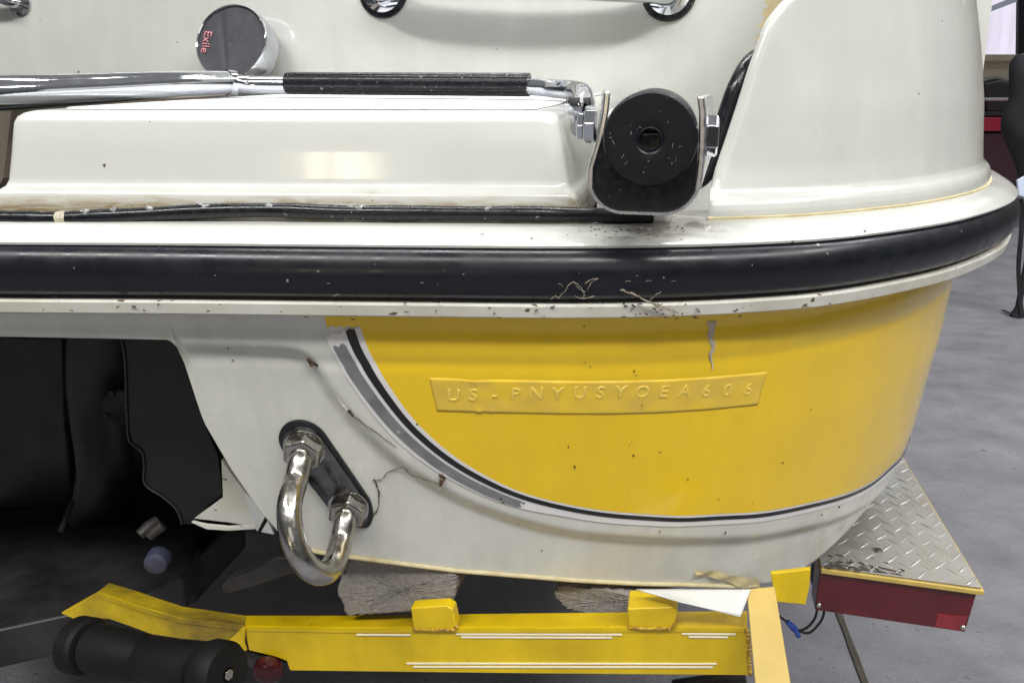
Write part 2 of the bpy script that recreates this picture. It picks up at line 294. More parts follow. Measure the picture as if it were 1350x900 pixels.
# ------------------------------------------------------------------ plan curve of the stern (rub rail crest)
PL = np.array([(-1.9,.06),(-1.6,-.04),(-1.3,-.105),(-1.10,-.135),(-.90,-.152),(-.70,-.140),(-.522,-.112),(-.404,-.091),(-.285,-.072),(-.168,-.053),(-.11,-.0435),(-.053,-.0315),(.004,-.015),(.062,.0075),(.124,.040),(.194,.098),(.245,.150),(.287,.205),(.320,.256),(.346,.304),(.372,.37),(.39,.44),(.405,.54),(.415,.70),(.42,1.0),(.42,1.6)])
def dens(P, n=40):
    out = []; Q = np.vstack([2*P[0]-P[1], P, 2*P[-1]-P[-2]])
    for i in range(1, len(Q)-2):
        p0, p1, p2, p3 = Q[i-1:i+3]
        t0 = 0; t1 = t0+np.linalg.norm(p1-p0)**.5; t2 = t1+np.linalg.norm(p2-p1)**.5; t3 = t2+np.linalg.norm(p3-p2)**.5
        for k in range(n):
            t = t1+(t2-t1)*k/n
            A1 = (t1-t)/(t1-t0)*p0+(t-t0)/(t1-t0)*p1; A2 = (t2-t)/(t2-t1)*p1+(t-t1)/(t2-t1)*p2; A3 = (t3-t)/(t3-t2)*p2+(t-t2)/(t3-t2)*p3
            B1 = (t2-t)/(t2-t0)*A1+(t-t0)/(t2-t0)*A2; B2 = (t3-t)/(t3-t1)*A2+(t-t1)/(t3-t1)*A3
            out.append((t2-t)/(t2-t1)*B1+(t-t1)/(t2-t1)*B2)
    out.append(P[-1]); return np.array(out)
PD = dens(PL)
for _ in range(60): PD[1:-1] = (PD[:-2]+2*PD[1:-1]+PD[2:])/4
PSs = np.concatenate([[0], np.cumsum(np.linalg.norm(np.diff(PD, axis=0), axis=1))])
PSs += 0.382867-PSs[240]      # arc length counted so that the knot at x = -.522 keeps its value
PT = np.gradient(PD, PSs, axis=0); PT /= np.linalg.norm(PT, axis=1)[:, None]
PN = np.stack([PT[:, 1], -PT[:, 0]], 1)
SMAX = PSs[-1]
def plan(s, o):
    s = np.asarray(s, float); p = np.stack([np.interp(s, PSs, PD[:, 0]), np.interp(s, PSs, PD[:, 1])], -1)
    n = np.stack([np.interp(s, PSs, PN[:, 0]), np.interp(s, PSs, PN[:, 1])], -1); n /= np.linalg.norm(n, axis=-1, keepdims=True)
    return p+n*np.asarray(o)[..., None]
def wcor(s): t = np.clip((np.asarray(s)-.85)/.55, 0, 1); return t*t*(3-2*t)
ZS = [.5, .598, .67, .73, .784, .838, .888, .975]; OS = [-.115, -.0936, -.0793, -.0709, -.0659, -.0597, -.0568, -.05]
def hull0(s, z, o=0.):
    s, z = np.broadcast_arrays(np.asarray(s, float), np.asarray(z, float))
    off = (-.024-(.96-z)*.18)*(1-wcor(s))+np.interp(z, ZS, OS)*wcor(s)+o
    xy = plan(s, off); return np.concatenate([xy, z[..., None]], -1)
# inverse lookup: pixel of the photograph -> (s, z) on the transom
_s = np.linspace(0, 1.5, 900); _z = np.linspace(.6, .975, 500); _SG, _ZG = np.meshgrid(_s, _z, indexing='ij')
_X, _Y = proj(hull0(_SG, _ZG))
def sz(x, y):
    e = (_X-x)**2+(_Y-y)**2; k = np.unravel_index(e.argmin(), e.shape); return np.array([_SG[k], _ZG[k]])
def szc(pts, n=12): return smooth_path([sz(*p) for p in pts], n)
# moulded crease: white lower face set back below it
CR = szc([(20,441),(150,446),(230,451),(330,455),(392,461),(420,484),(450,526),(500,582),(560,628),(640,669),(740,697),(850,709),(1000,707),(1100,685),(1160,652),(1195,600)], 10)
CR = np.vstack([[-3., CR[0, 1]], CR, [1.8, CR[-1, 1]], [3, CR[-1, 1]]])
def crease(s, z):
    sh = s.shape; p = np.stack([s.ravel(), z.ravel()], 1); best = np.full(len(p), 9.)
    for a, b in zip(CR[:-1], CR[1:]):
        d = b-a; L = d@d
        if L < 1e-12: continue
        t = np.clip(((p-a)@d)/L, 0, 1); q = a+t[:, None]*d; best = np.minimum(best, np.linalg.norm(p-q, axis=1))
    o = np.argsort(CR[:, 0]); sg = np.where(p[:, 1] < np.interp(p[:, 0], CR[o, 0], CR[o, 1]), 1, -1)
    t = np.clip((best*sg+.004)/.019, 0, 1); return (-.0075*t*t*(3-2*t)).reshape(sh)
def bump_rows(z):   # gentle moulded waves below the rail
    return -.0035*np.exp(-((z-.948)/.010)**2)-.0012*np.exp(-((z-.915)/.006)**2)
def hull(s, z, o=0.):
    s, z = np.broadcast_arrays(np.asarray(s, float), np.asarray(z, float)); s = np.atleast_1d(s); z = np.atleast_1d(z)
    return hull0(s, z, o+crease(s, z)+bump_rows(z))
ZB = np.array([(-.1,.938),(.4975,.9345),(.5014,.930),(.509,.851),(.5245,.801),(.545,.75),(.563,.718),(.588,.7045),(.619,.6985),(.729,.6832),(.806,.6775),(.885,.6695),(.975,.6575),(1.067,.6388),(1.123,.6236),(1.18,.6195),(1.246,.6277),(1.318,.643),(1.36,.652),(1.45,.655),(1.7,.66),(3,.68)])
def zbot(s): return np.interp(s, ZB[:, 0], ZB[:, 1])

# ================================================================== FLOOR AND ROOM
fl = mk('floor', [(-30,-25,0),(30,-25,0),(30,40,0),(-30,40,0)], [(0,1,2,3)], 'concrete', smooth=False, kind='structure')
j0, j1 = onz(1107, 812, 0), onz(1140, 900, 0); dj = (j1-j0)/np.linalg.norm(j1-j0); nj = np.array([-dj[1], dj[0], 0])
jv = []
for k in range(60):
    p = j0+dj*(-.9+k*.035); wv = .0055+.0015*random.random()
    jv += [p+nj*wv+(0,0,.004), p-nj*wv*(.9+.3*random.random())+(0,0,.004)]
mk('floor_joint', jv, grid_faces(60, 2), 'grime', fl, smooth=False)

# ================================================================== THE BOAT
boat = thing('boat', 'white and yellow motorboat stern with black rub rail on a yellow trailer', 'boat', (-.1, .6, .62))
# --- lower hull shell
sgr = np.unique(np.concatenate([np.linspace(-1.25, .49, 90), np.linspace(.49, .64, 90), np.linspace(.64, 1.5, 260), np.linspace(1.5, SMAX, 60)]))
nv = 110; tv = np.linspace(0, 1, nv)
Sg = np.repeat(sgr[:, None], nv, 1); zb = zbot(sgr)
Zg = .972+(zb[:, None]-.972)*tv[None]
HP = hull(Sg, Zg)
mk('hull', HP.reshape(-1, 3), grid_faces(len(sgr), nv), 'gel_hull', boat, solid=.008, angle=60)
# bottom of the hull running forward under the boat
be = HP[sgr > .5015][:, -1]; nb = len(be)
rows = []
for k, t in enumerate(np.linspace(0, 1, 12)):
    q = be.copy(); q = q+np.array([0, .012, .006]); q[:, 1] = q[:, 1]*(1-t)+t*2.6; q[:, 2] -= .10*t*np.clip((.3-q[:, 0])/.6, 0, 1); rows.append(q)
mk('hull_bottom', np.concatenate(rows), grid_faces(12, nb), 'gel_hull', boat)
nf = 24
fw = []
for Y_, k_ in ((.50, 1.), (1.5, 1.), (3.2, 1.), (4.6, .8), (5.6, .35)):
    xc, hb = -.78, 1.18*k_
    fw.append([(xc-hb, Y_, 1.02), (xc-hb, Y_, .70), (xc-hb*.9, Y_, .60), (xc, Y_, .40), (xc+hb*.8, Y_, .60), (xc+hb*.88, Y_, .70), (xc+hb*.88, Y_, 1.02)])
mk('hull_forebody', *loft(fw, True, True), 'gel_hull', boat, smooth=False)
# cream edge along the bottom of the transom
es = np.linspace(.585, 1.10, 90); ez = zbot(es); ep = hull(es, ez, .0015)+np.array([0, 0, .0005])
mk('hull_edge', *tube(ep, .0022, 8), 'caulk', boat)
# --- yellow panel
YE = szc([(474,432),(490,472),(518,516),(551,560),(602,603),(664,638),(720,657),(790,671),(850,677),(900,679),(960,676),(1050,665),(1110,651),(1150,633),(1175,612),(1190,597)], 16)
YE = np.vstack([YE, [[1.6, YE[-1, 1]+.002], [SMAX-.01, YE[-1, 1]+.02]]])
y0 = sz(428, 420)[0]; s470 = YE[0, 0]
ys = np.unique(np.concatenate([np.linspace(y0, s470, 14), YE[:, 0], np.linspace(1.3, SMAX-.02, 140)]))
o_ = np.argsort(YE[:, 0]); zl = np.where(ys < s470, YE[0, 1]+.001*np.sin(ys*900), np.interp(ys, YE[o_, 0], YE[o_, 1]))
nv = 60; tv = np.linspace(0, 1, nv); Sy = np.repeat(ys[:, None], nv, 1); Zy = .9715+(zl[:, None]-.9715)*tv[None]
mk('hull_panel', hull(Sy, Zy, .0006).reshape(-1, 3), grid_faces(len(ys), nv), 'yellow', boat, angle=60, label='glossy yellow painted side panel')
# --- pinstripes following the yellow edge
def resample(P, n):
    L = np.concatenate([[0], np.cumsum(np.linalg.norm(np.diff(P, axis=0), axis=1))]); t = np.linspace(0, L[-1], n)
    return np.stack([np.interp(t, L, P[:, 0]), np.interp(t, L, P[:, 1])], 1), t
YR, YL = resample(YE, 420)
for _ in range(6): YR[1:-1] = (YR[:-2]+2*YR[1:-1]+YR[2:])/4
YT = np.gradient(YR, axis=0); YT /= np.linalg.norm(YT, axis=1)[:, None]; YN = np.stack([YT[:, 1], -YT[:, 0]], 1)
YN[YN[:, 1] > 0] *= -1
def gap(l): return np.interp(l, [0, .10, .22, .4], [.0052, .0040, .0022, .0022])
def bw(l): return np.interp(l, [0, .10, .22, .4], [.0080, .0062, .0048, .0045])
def ribbon(name, a, b, i0, i1, lift, m, n=5, rag=0.):
    rows = []
    for k in range(i0, i1):
        t = np.linspace(a(YL[k]), b(YL[k]), n); q = YR[k]+YN[k]*t[:, None]
        if k in (i0, i1-1) and rag: q = q+YT[k]*rng.normal(0, rag, n)[:, None]
        rows.append(hull(q[:, 0], q[:, 1], lift))
    mk(name, np.concatenate(rows), grid_faces(len(rows), n), m, boat, angle=60)
i_end = int(np.argmin(abs(YR[:, 0]-2.2)))
ribbon('stripe_base', lambda l: 0*l, lambda l: np.interp(l, [0, .1, .2, .26, .4, 3], [.0305, .027, .020, .0145, .0125, .0125]), 0, i_end, .0009, 'decal_white', 12, .0012)
ribbon('black_stripe', gap, lambda l: gap(l)+bw(l), 0, i_end, .0014, 'decal_black', 5, .0005)
i_g = int(np.argmin(abs(YR[:, 0]-sz(646, 652)[0])))+9
ribbon('grey_stripe', lambda l: gap(l)+bw(l)+np.interp(l, [0, .2], [.0038, .0022]), lambda l: gap(l)+bw(l)+np.interp(l, [0, .12, .2, .26], [.0150, .0122, .0105, .0085]), 2, i_g, .0016, 'decal_grey', 6, .0016)
# --- hull number tape and its embossed characters
c4 = [sz(565, 498), sz(1010, 490), sz(999, 533), sz(575, 542)]
nu, nw = 150, 14; uu, vv = np.meshgrid(np.linspace(0, 1, nu), np.linspace(0, 1, nw), indexing='ij')
Q = (c4[0]*((1-uu)*(1-vv))[..., None]+c4[1]*(uu*(1-vv))[..., None]+c4[2]*(uu*vv)[..., None]+c4[3]*((1-uu)*vv)[..., None])
edge = np.exp(-((uu-.125)/.035)**2); crk = edge*(np.sin(uu*170)*.0007+.0007)*(np.clip(1-vv/.25, 0, 1)+np.clip((vv-.78)/.22, 0, 1))
Q[..., 1] += -.0012*edge*np.clip(1-vv/.3, 0, 1)
lift = .0009+crk+.0002*np.sin(uu*40)*np.sin(vv*9)
plate = mk('hull_number_plate', hull(Q[..., 0], Q[..., 1], lift).reshape(-1, 3), grid_faces(nu, nw), 'tape', boat, solid=.0005, angle=30, label='yellow tape strip embossed with the hull number')
chars = 'US-PNYUSYOEA606'
for i, ch in enumerate(chars):
    px_ = 597+i*(985-597)/(len(chars)-1); py_ = 521.5-i*8.0/(len(chars)-1)
    q = sz(px_, py_); e = .004
    p = hull(q[0], q[1], .0010)[0]; du = hull(q[0]+e, q[1], .0010)[0]-hull(q[0]-e, q[1], .0010)[0]; dz = hull(q[0], q[1]+e, .0010)[0]-hull(q[0], q[1]-e, .0010)[0]
    du /= np.linalg.norm(du); n = np.cross(du, dz); n /= np.linalg.norm(n); dz = np.cross(n, du)
    tv_, tf = text_mesh(ch, .0162, .00015, .00036)
    sh = .10
    mk('number_character', [p+du*(v[0]+sh*v[1])+dz*v[1]+n*v[2] for v in tv_], tf, 'letter', plate, angle=50)
# --- swept deck and rail profiles
def sweep(name, prof, m, s0=-1.3, s1=SMAX, closed=True, n=340, cor=None, label=None, wob=0.):
    ss = np.linspace(s0, s1, n); rings = []
    for j, (o, z) in enumerate(prof):
        oc = cor[j] if cor else o
        off = o*(1-wcor(ss))+oc*wcor(ss); xy = plan(ss, off)
        rings.append(np.concatenate([xy, np.full((n, 1), z)], 1))
    A = np.array(rings).transpose(1, 0, 2)
    V, fa = A.reshape(-1, 3), grid_faces(n, len(prof), closed)
    if closed: fa += [tuple(range(len(prof))), tuple(range(len(V)-len(prof), len(V)))]
    return mk(name, V, fa, m, boat, angle=35, label=label)
a = np.linspace(-math.pi/2, math.pi/2, 17)
rp = [(-.016+.016*math.cos(t)**.8 if abs(math.cos(t)) > 1e-6 else -.016, .9975+.0205*math.sin(t)) for t in a]
rp = [(-.026, .977)]+rp+[(-.026, 1.018)]
sweep('rub_rail', rp, 'rail', label='thick black rub rail')
sweep('rail_seam', [(-.03, .9755), (-.0145, .9755), (-.0145, .9768), (-.03, .9768)], 'decal_black')
sweep('hull_flange', [(-.03, .975), (-.0065, .975), (-.0045, .9735), (-.0065, .9645), (-.010, .9625), (-.034, .9625)], 'gel_dirty', cor=[-.05, -.0065, -.0045, -.0065, -.010, -.06])
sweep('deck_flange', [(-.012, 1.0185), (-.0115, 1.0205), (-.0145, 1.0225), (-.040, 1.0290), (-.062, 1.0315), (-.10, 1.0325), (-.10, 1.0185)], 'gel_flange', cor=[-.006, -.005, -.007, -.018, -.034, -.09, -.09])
# --- black seal tube along the step
def cyl(x, y, o):
    d = ray(x, y); Q = PD+PN*o; n = np.array([d[1], -d[0]]); g = (Q-C[:2])@n; k = np.where((g[:-1] <= 0) != (g[1:] <= 0))[0][0]
    t = g[k]/(g[k]-g[k+1]); q = Q[k]*(1-t)+Q[k+1]*t; l = ((q-C[:2])@d[:2])/(d[:2]@d[:2]); return C+d*l
sp = smooth_path([cyl(x, y, -.055) for x, y in [(-60,287),(0,287),(70,288),(150,285),(260,279),(350,277),(450,280),(560,281),(700,282),(800,284),(860,285)]], 14)
mk('seal_tube', *tube(sp, [.0060+.0003*math.sin(i*.35)+.0003*random.random() for i in range(len(sp))], 12), 'rubber', boat)
cl = cyl(83, 288, -.055); mk('sealant_blob', *tube([cl+np.array([-.004,0,-.001]), cl+np.array([-.002,-.001,0]), cl+np.array([.002,-.001,.0005]), cl+np.array([.004,0,0])], [.004,.0062,.0064,.004], 12), 'stain', boat)
for bx_, by_, bl_ in [(112,279,7),(150,276,4),(196,276,9),(268,271,10),(352,273,14),(470,274,12),(640,276,8)]:
    c0_ = cyl(bx_, by_, -.053); P_ = [c0_+np.array([t*bl_*.0006, -.0008*math.sin(t*5), .0012*math.sin(t*3+bx_)]) for t in np.linspace(-1, 1, 9)]
    mk('sealant_blob', *tube(np.array(P_)+rng.normal(0, .0004, (9, 3)), .0022*np.sqrt(np.clip(1.05-np.linspace(-1, 1, 9)**2, .04, 1)), 10), 'silicone', boat)
# ragged sealant smears above and below the tube
def smear(y0, y1, x0, x1, o0, o1, m, n=120, amp=4):
    rows = []
    for k in range(n):
        x = x0+(x1-x0)*k/(n-1); w0 = amp*(math.sin(x*.05)+math.sin(x*.13+1)+random.uniform(-.7,.7))*.5
        a_, b_ = np.interp(x, *y0), np.interp(x, *y1)
        yy = np.linspace(a_+w0, b_, 6)
        rows += [cyl(x, y, o0+(o1-o0)*t)+np.array([0, -.0006*math.sin(x*.2+i), 0]) for i, (y, t) in enumerate(zip(yy, np.linspace(0, 1, 6)))]
    mk('sealant_bead', rows, grid_faces(n, 6), m, boat)
0 and smear(([-40,120,250,420,780],[250,252,258,264,270]), ([-40,80,250,420,780],[290,288,280,279,284]), -40, 780, -.0594, -.0585, 'stain')
smear(([-40,80,150,420,780],[304,302,298,297,296]), ([-40,80,250,420,780],[290,290,284,282,286]), -40, 780, -.054, -.0580, 'stain', amp=2)
# --- moulded step
def rounded(poly, r, n=6):
    out = []; P = [np.array(p, float) for p in poly]; m_ = len(P)
    for i in range(m_):
        p, a_, b_ = P[i], P[i-1]-P[i], P[(i+1) % m_]-P[i]; a_ /= np.linalg.norm(a_); b_ /= np.linalg.norm(b_)
        p1, p2 = p+a_*r, p+b_*r
        for t in np.linspace(0, 1, n): out.append((1-t)**2*p1+2*t*(1-t)*p+t*t*p2)
    res = []
    for i in range(len(out)):
        a_, b_ = out[i], out[(i+1) % len(out)]; k = 16 if np.linalg.norm(b_-a_) > .08 else 1
        tt = np.linspace(0, 1, k, endpoint=False)
        if k > 1: tt = np.concatenate([[0, .004], tt[1:], [.996]])
        res += [a_*(1-t)+b_*t for t in tt]
    return res
def ring_xy(xl, xr, of, yb, r, z):
    sA = np.interp(xl, PD[:700, 0], PSs[:700]); sB = np.interp(xr, PD[:700, 0], PSs[:700])
    a_, b_ = plan(sA, np.array(of)), plan(sB, np.array(of))
    return [np.array([q[0], q[1], z]) for q in rounded([a_, b_, (b_[0]+.01, yb), (a_[0]-.01, yb)], r)]
XL, XR = -.552, -.078
sr = [(1.030,-.0600,.010,.006),(1.040,-.0605,.008,.006),(1.0505,-.0615,.006,.006),(1.0545,-.0645,.003,.007),(1.0570,-.0685,.0,.008),(1.0615,-.0703,-.0015,.010),(1.064,-.0706,-.0020,.010),(1.085,-.0725,-.006,.012),(1.108,-.0745,-.0105,.013),(1.1130,-.0765,-.0125,.014),(1.1160,-.0800,-.016,.016),(1.1175,-.0850,-.021,.018),(1.1180,-.092,-.028,.02)]
rings = [ring_xy(XL-d, XR+d, o, .62, r, z) for z, o, d, r in sr]
V, fa = loft(rings, True, False); fa.append(tuple(range(len(V)-len(rings[0]), len(V))))
mk('boarding_step', V, fa, 'gel_step', boat, angle=75, label='moulded white step across the stern')
mk('tread_pad', *loft([[p+np.array([0,0,.0006]) for p in ring_xy(XL+.04, XR-.03, -.098, .60, .02, 1.118)], [p+np.array([0,0,.0016]) for p in ring_xy(XL+.042, XR-.032, -.100, .60, .02, 1.118)]], True, True), 'nonskid', boat)
# dark brown locker side left of the step
mk('locker_side', *px_prism([(-90,130),(16,141),(4,235),(-4,250),(-90,250)], .045, .4), 'brownpanel', boat, smooth=False)
# block between step and pod behind the bracket
mk('transom_cap', *box((-.070, .034, 1.028), (-.008, .62, 1.118)), 'gel', boat, bevel=.006, segs=3)
mk('deck_floor', *box((-.075, .10, 1.010), (.06, .70, 1.029)), 'gel', boat, smooth=False)
# --- bulkhead behind
bv = []
for i, x in enumerate(np.linspace(-1.6, .36, 60)):
    for z in np.linspace(1.05, 1.62, 16): bv.append((x, .52+.10*(z-1.12)+.02*math.cos(x*2.2), z))
mk('bulkhead', bv, grid_faces(60, 16), 'gel', boat)
def bulk_y(x, z): return .52+.10*(z-1.12)+.02*math.cos(x*2.2)
def onbulk(x, y):
    Y = .52
    for _ in range(12): p = ony(x, y, Y); Y = bulk_y(p[0], p[2])
    return p
# --- corner pod
lev = [(1.030,-.0610,-.0345),(1.0385,-.0612,-.0345),(1.0430,-.0625,-.0355),(1.0470,-.0655,-.0375),(1.0500,-.0695,-.0415),(1.0545,-.0725,-.0445),(1.070,-.0765,-.0470),(1.12,-.0815,-.0537),(1.175,-.0880,-.0652),(1.223,-.0950,-.0768),(1.27,-.105,-.090),(1.30,-.125,-.11),(1.305,-.15,-.14)]
LZ = [1.03,1.0595,1.069,1.094,1.1515,1.187,1.2044,1.215,1.23,1.31]; LS = [.960,.9688,.972,.9815,1.0024,1.0188,1.040,1.065,1.09,1.14]
def podring(z, of, oc, n=90):
    sl = np.interp(z, LZ, LS); ss = sl+(2.2-sl)*np.linspace(0, 1, n)**1.3
    xy = plan(ss, of*(1-wcor(ss))+oc*wcor(ss)); p0 = xy[0]; d0 = xy[3]-xy[0]; d0 /= np.linalg.norm(d0)
    inner = [(p0[0]+.035, .75), (p0[0]+.02, .35), (p0[0]+.006, p0[1]+.05)]
    r = .013 if z > 1.055 else .006; back = np.array([inner[-1][0]-p0[0], inner[-1][1]-p0[1]]); back /= np.linalg.norm(back)
    p1, p2 = p0+back*r, p0+d0*r; fil = [(1-t)**2*p1+2*t*(1-t)*p0+t*t*p2 for t in np.linspace(0, 1, 8)]
    rest = [q for q in xy if np.linalg.norm(q-p0) > r*1.05]
    P, _ = resample(np.array([tuple(q) for q in inner]+[tuple(q) for q in fil]+[tuple(q) for q in rest]), 400)
    return P
def podpts(z, of, oc):
    return [np.array([q[0], q[1], z]) for q in podring(z, of, oc)]
# interpolate levels smoothly
lz = np.array(lev); zi = np.concatenate([np.linspace(1.03, 1.055, 22), np.linspace(1.058, 1.29, 40), [1.30, 1.305]])
rings = [podpts(z, np.interp(z, lz[:, 0], lz[:, 1]), np.interp(z, lz[:, 0], lz[:, 2])) for z in zi]
mk('corner_pod', *loft(rings, True, True), 'gel', boat, angle=75, label='tall rounded white corner moulding')
sweep('caulk_line', [(-.0605, 1.0305), (-.0590, 1.0310), (-.0590, 1.0328), (-.0605, 1.0335)], 'caulk', s0=.962, s1=2.2, cor=[-.0345, -.0325, -.0325, -.0345])
# black gasket between pod and bulkhead
gp = smooth_path([ony(x, y, Y) for x, y, Y in [(1012,70,.16),(990,82,.13),(972,112,.115),(958,150,.11),(946,190,.105),(932,226,.10),(918,240,.095)]], 10)
mk('gasket', *tube(gp, .0078, 16), 'rubber', boat)
# foam strip at the cockpit opening
fv = []
for k in range(40):
    t = k/39; x = 1022+ (1000-1022)*t; y = -30+95*t; wob = 3*math.sin(k*.9)+2*math.sin(k*2.1)
    fv.append([ony(x-4+wob, y, .30), ony(x+22, y, .30), ony(x+22, y, .33), ony(x-4+wob, y, .33)])
mk('foam_strip', *loft(fv, True, True), 'foam', boat)
# --- speaker pod on the bulkhead
spk_c = onbulk(322, 68); ax = np.array([-.30, -.88, .12]); ax /= np.linalg.norm(ax)
fc = ony(300, 52, .455); axs = fc-spk_c; axs = axs/np.linalg.norm(axs)
u_, v_, w_ = frame_of(-np.array([.42, .88, .0])); 
ax = np.array([-.02, -.93, .36]); ax /= np.linalg.norm(ax)
rS = .054; base = fc-ax*.046
can = mk('speaker', *lathe([(rS*.80, -.008), (rS*.97, 0), (rS, .004), (rS, .034), (rS*.99, .038), (rS*.965, .0395), (rS*.935, .0385), (rS*.93, .034), (.0005, .034)], base, ax, 56), 'chrome', boat, angle=35, label='round chrome speaker with grey fabric face')
gr = []
u_, v_, w_ = frame_of(ax)
gv = [base+ax*.0352]
gf = []
nr, na = 14, 64
for i in range(1, nr+1):
    for j in range(na):
        a_ = 2*math.pi*j/na; r_ = rS*.93*i/nr; xx, yy = r_*math.cos(a_), r_*math.sin(a_)
        fold = .0016*math.exp(-((xx-.012-.35*yy)/.004)**2)-.0022*math.exp(-((xx+.012+.2*yy)/.0035)**2)+.0010*math.exp(-((xx+.004)/.012)**2)
        gv.append(base+ax*(.0360+fold*min(1, (nr-i)/3+.2))+u_*xx+v_*yy)
for j in range(na): gf.append((0, 1+j, 1+(j+1) % na))
for i in range(nr-1):
    for j in range(na): gf.append((1+i*na+j, 1+(i+1)*na+j, 1+(i+1)*na+(j+1) % na, 1+i*na+(j+1) % na))
grl = mk('speaker_cover', gv, gf, 'mesh', can, angle=60)
tv_, tf = text_mesh('Exile', .0175, .0002)
td = -v_; tu = u_ if u_[0] > 0 else -u_           # letters read downwards along the left rim
if td[2] > 0: td = -td
tup = np.cross(ax, td); 
tc0 = base+ax*.0382-tup*0
left = np.cross(ax, np.array([0, 0, 1.])); left /= np.linalg.norm(left)
if left[0] > 0: left = -left
tc0 = base+ax*.0380+left*rS*.70
td2 = td*.97+left*.10; td2 /= np.linalg.norm(td2); tup2 = np.cross(ax, td2)
mk('printed_word', [tc0+td2*v[0]*.95+tup2*v[1]+ax*v[2] for v in tv_], tf, 'red_print', can, smooth=False)
# --- grab handle at the top of the bulkhead
def handle(pts, rad, ga, gb, gs):
    hp = smooth_path(pts, 12); h = mk('grab_handle', *tube(hp, rad, 18), 'chrome', boat, label='chrome grab handle on black gaskets')
    for g in (ga, gb):
        if g is None: continue
        mk('gasket_ring', *lathe([(gs*.3, .001), (gs*.98, .001), (gs, .003), (gs*.96, .006), (gs*.3, .0065)], g, (0, -1, .1), 30), 'rubber', h)
        mk('base_flange', *lathe([(gs*.3, .006), (gs*.80, .0066), (gs*.78, .009), (gs*.55, .013), (gs*.3, .014)], g, (0, -1, .1), 30), 'chrome', h)
A, B = onbulk(506, -10), onbulk(882, -8)
handle([A+np.array([0,.02,0]), A+np.array([.002,-.012,0]), A+np.array([.018,-.036,.004]), A+np.array([.07,-.05,.006]), (A+B)/2+np.array([0,-.058,.008]), B+np.array([-.07,-.05,.006]), B+np.array([-.018,-.036,.004]), B+np.array([-.002,-.012,0]), B+np.array([0,.02,0])], .0185, A, B, .036)
A2 = onbulk(26, 4)
h2 = mk('grab_handle', *tube(smooth_path([A2+np.array([0,.02,0]), A2+np.array([-.002,-.014,0]), A2+np.array([-.03,-.03,.012]), A2+np.array([-.12,-.035,.03]), A2+np.array([-.3,-.035,.04])], 12), .0085, 16), 'chrome', boat)
mk('base_flange', *lathe([(.003, .0005), (.0185, .0005), (.019, .003), (.015, .007), (.003, .008)], A2, (0, -1, .1), 30), 'chrome', h2)
# --- folding ladder lying on the step: chrome rail, ribbed black grip
rl = mk('ladder_rail', *tube(smooth_path([ony(-160, 132, -.05), ony(0, 123, .02), ony(120, 117, .10), ony(230, 111, .185), ony(303, 109, .255)], 14), np.linspace(.0170, .0128, 57), 22), 'chrome', boat, label='chrome ladder rail lying across the step')
mk('collar', *tube([ony(299, 109, .252), ony(304, 109.5, .256), ony(312, 110, .26)], [.0142, .0146, .0136], 22), 'chrome', rl)
g0, g1 = ony(380, 110, .275), ony(697, 112, .262)
rl2 = mk('ladder_handle', *tube(smooth_path([ony(306, 109, .257), ony(330, 112, .268), ony(378, 113, .275)], 10), [.0125]+[.0100]*20, 18), 'chrome', boat)
gd = (g1-g0)/np.linalg.norm(g1-g0); gu, gw, _ = frame_of(gd)
prof = []
for k in range(96):
    a_ = 2*math.pi*k/96; prof.append((a_, .0118+(.0004 if (k % 4) < 2 else -.0004)))
gr_ = [[p+r_*(math.cos(a_)*gu+math.sin(a_)*gw) for a_, r_ in prof] for p in (g0-gd*.001, g0, g1, g1+gd*.001)]
mk('rubber_grip', *loft(gr_, True, True), 'rubber', rl2, angle=20)
tp = smooth_path([ony(695, 114, .262), ony(730, 117, .24), ony(758, 120, .19), ony(768, 126, .13), ony(769, 145, .08), ony(768, 170, .06)], 10)
mk('handle_tube', *tube(tp, np.linspace(.0090, .0105, len(tp)), 18), 'chrome', rl2)
mk('handle_foot', *lathe([(.002, -.004), (.0115, -.004), (.0125, 0), (.0125, .006), (.0095, .010), (.002, .011)], ony(765, 135, .06), (0, 0, -1), 24), 'chrome', rl2)
# --- bracket with roller
YB = -.055
def bz(x, y, Y=YB): q = ony(x, y, Y); return q[0], q[2]
xl_, xr_ = bz(774, 200)[0], bz(929, 200)[0]; zt_, zb_ = bz(850, 119)[1], bz(850, 284)[1]
rc = .027; th_ = .0048
def upath(ins):
    x0, x1, z0 = xl_+ins, xr_-ins, zb_+ins; r_ = rc-ins; P = [(x0+.0105, zt_-.001), (x0+.0095, zt_-.016), (x0+.0065, zt_-.034), (x0+.001, z0+r_+.006)]
    for t in np.linspace(math.pi, 1.5*math.pi, 10)[1:]: P.append((x0+r_+r_*math.cos(t), z0+r_+r_*math.sin(t)))
    for t in np.linspace(1.5*math.pi, 2*math.pi, 10): P.append((x1-r_+r_*math.cos(t), z0+r_+r_*math.sin(t)))
    P += [(x1+.0005, z0+r_+.012), (x1+.0002, zt_-.034), (x1-.001, zt_-.014), (x1-.003, zt_-.004)]; return P
ou, inn = upath(0), upath(th_)
loop = ou+inn[::-1]; n_ = len(ou)
V = [(x, YB, z) for x, z in loop]+[(x+(-.007 if x < (xl_+xr_)/2 else .007)*min(1, max(0, (z-zb_-.01)/.03)), YB+.062, z) for x, z in loop]; L_ = len(loop); fa = []
for i in range(n_-1):
    j = L_-1-i; fa.append((i, i+1, j-1, j)); fa.append((L_+i, L_+j, L_+j-1, L_+i+1))
for i in range(L_): fa.append((i, (i+1) % L_, L_+(i+1) % L_, L_+i))
br = mk('ladder_bracket', V, fa, 'satin', boat, bevel=.0015, angle=35, label='U-shaped chrome bracket holding a black rubber roller')
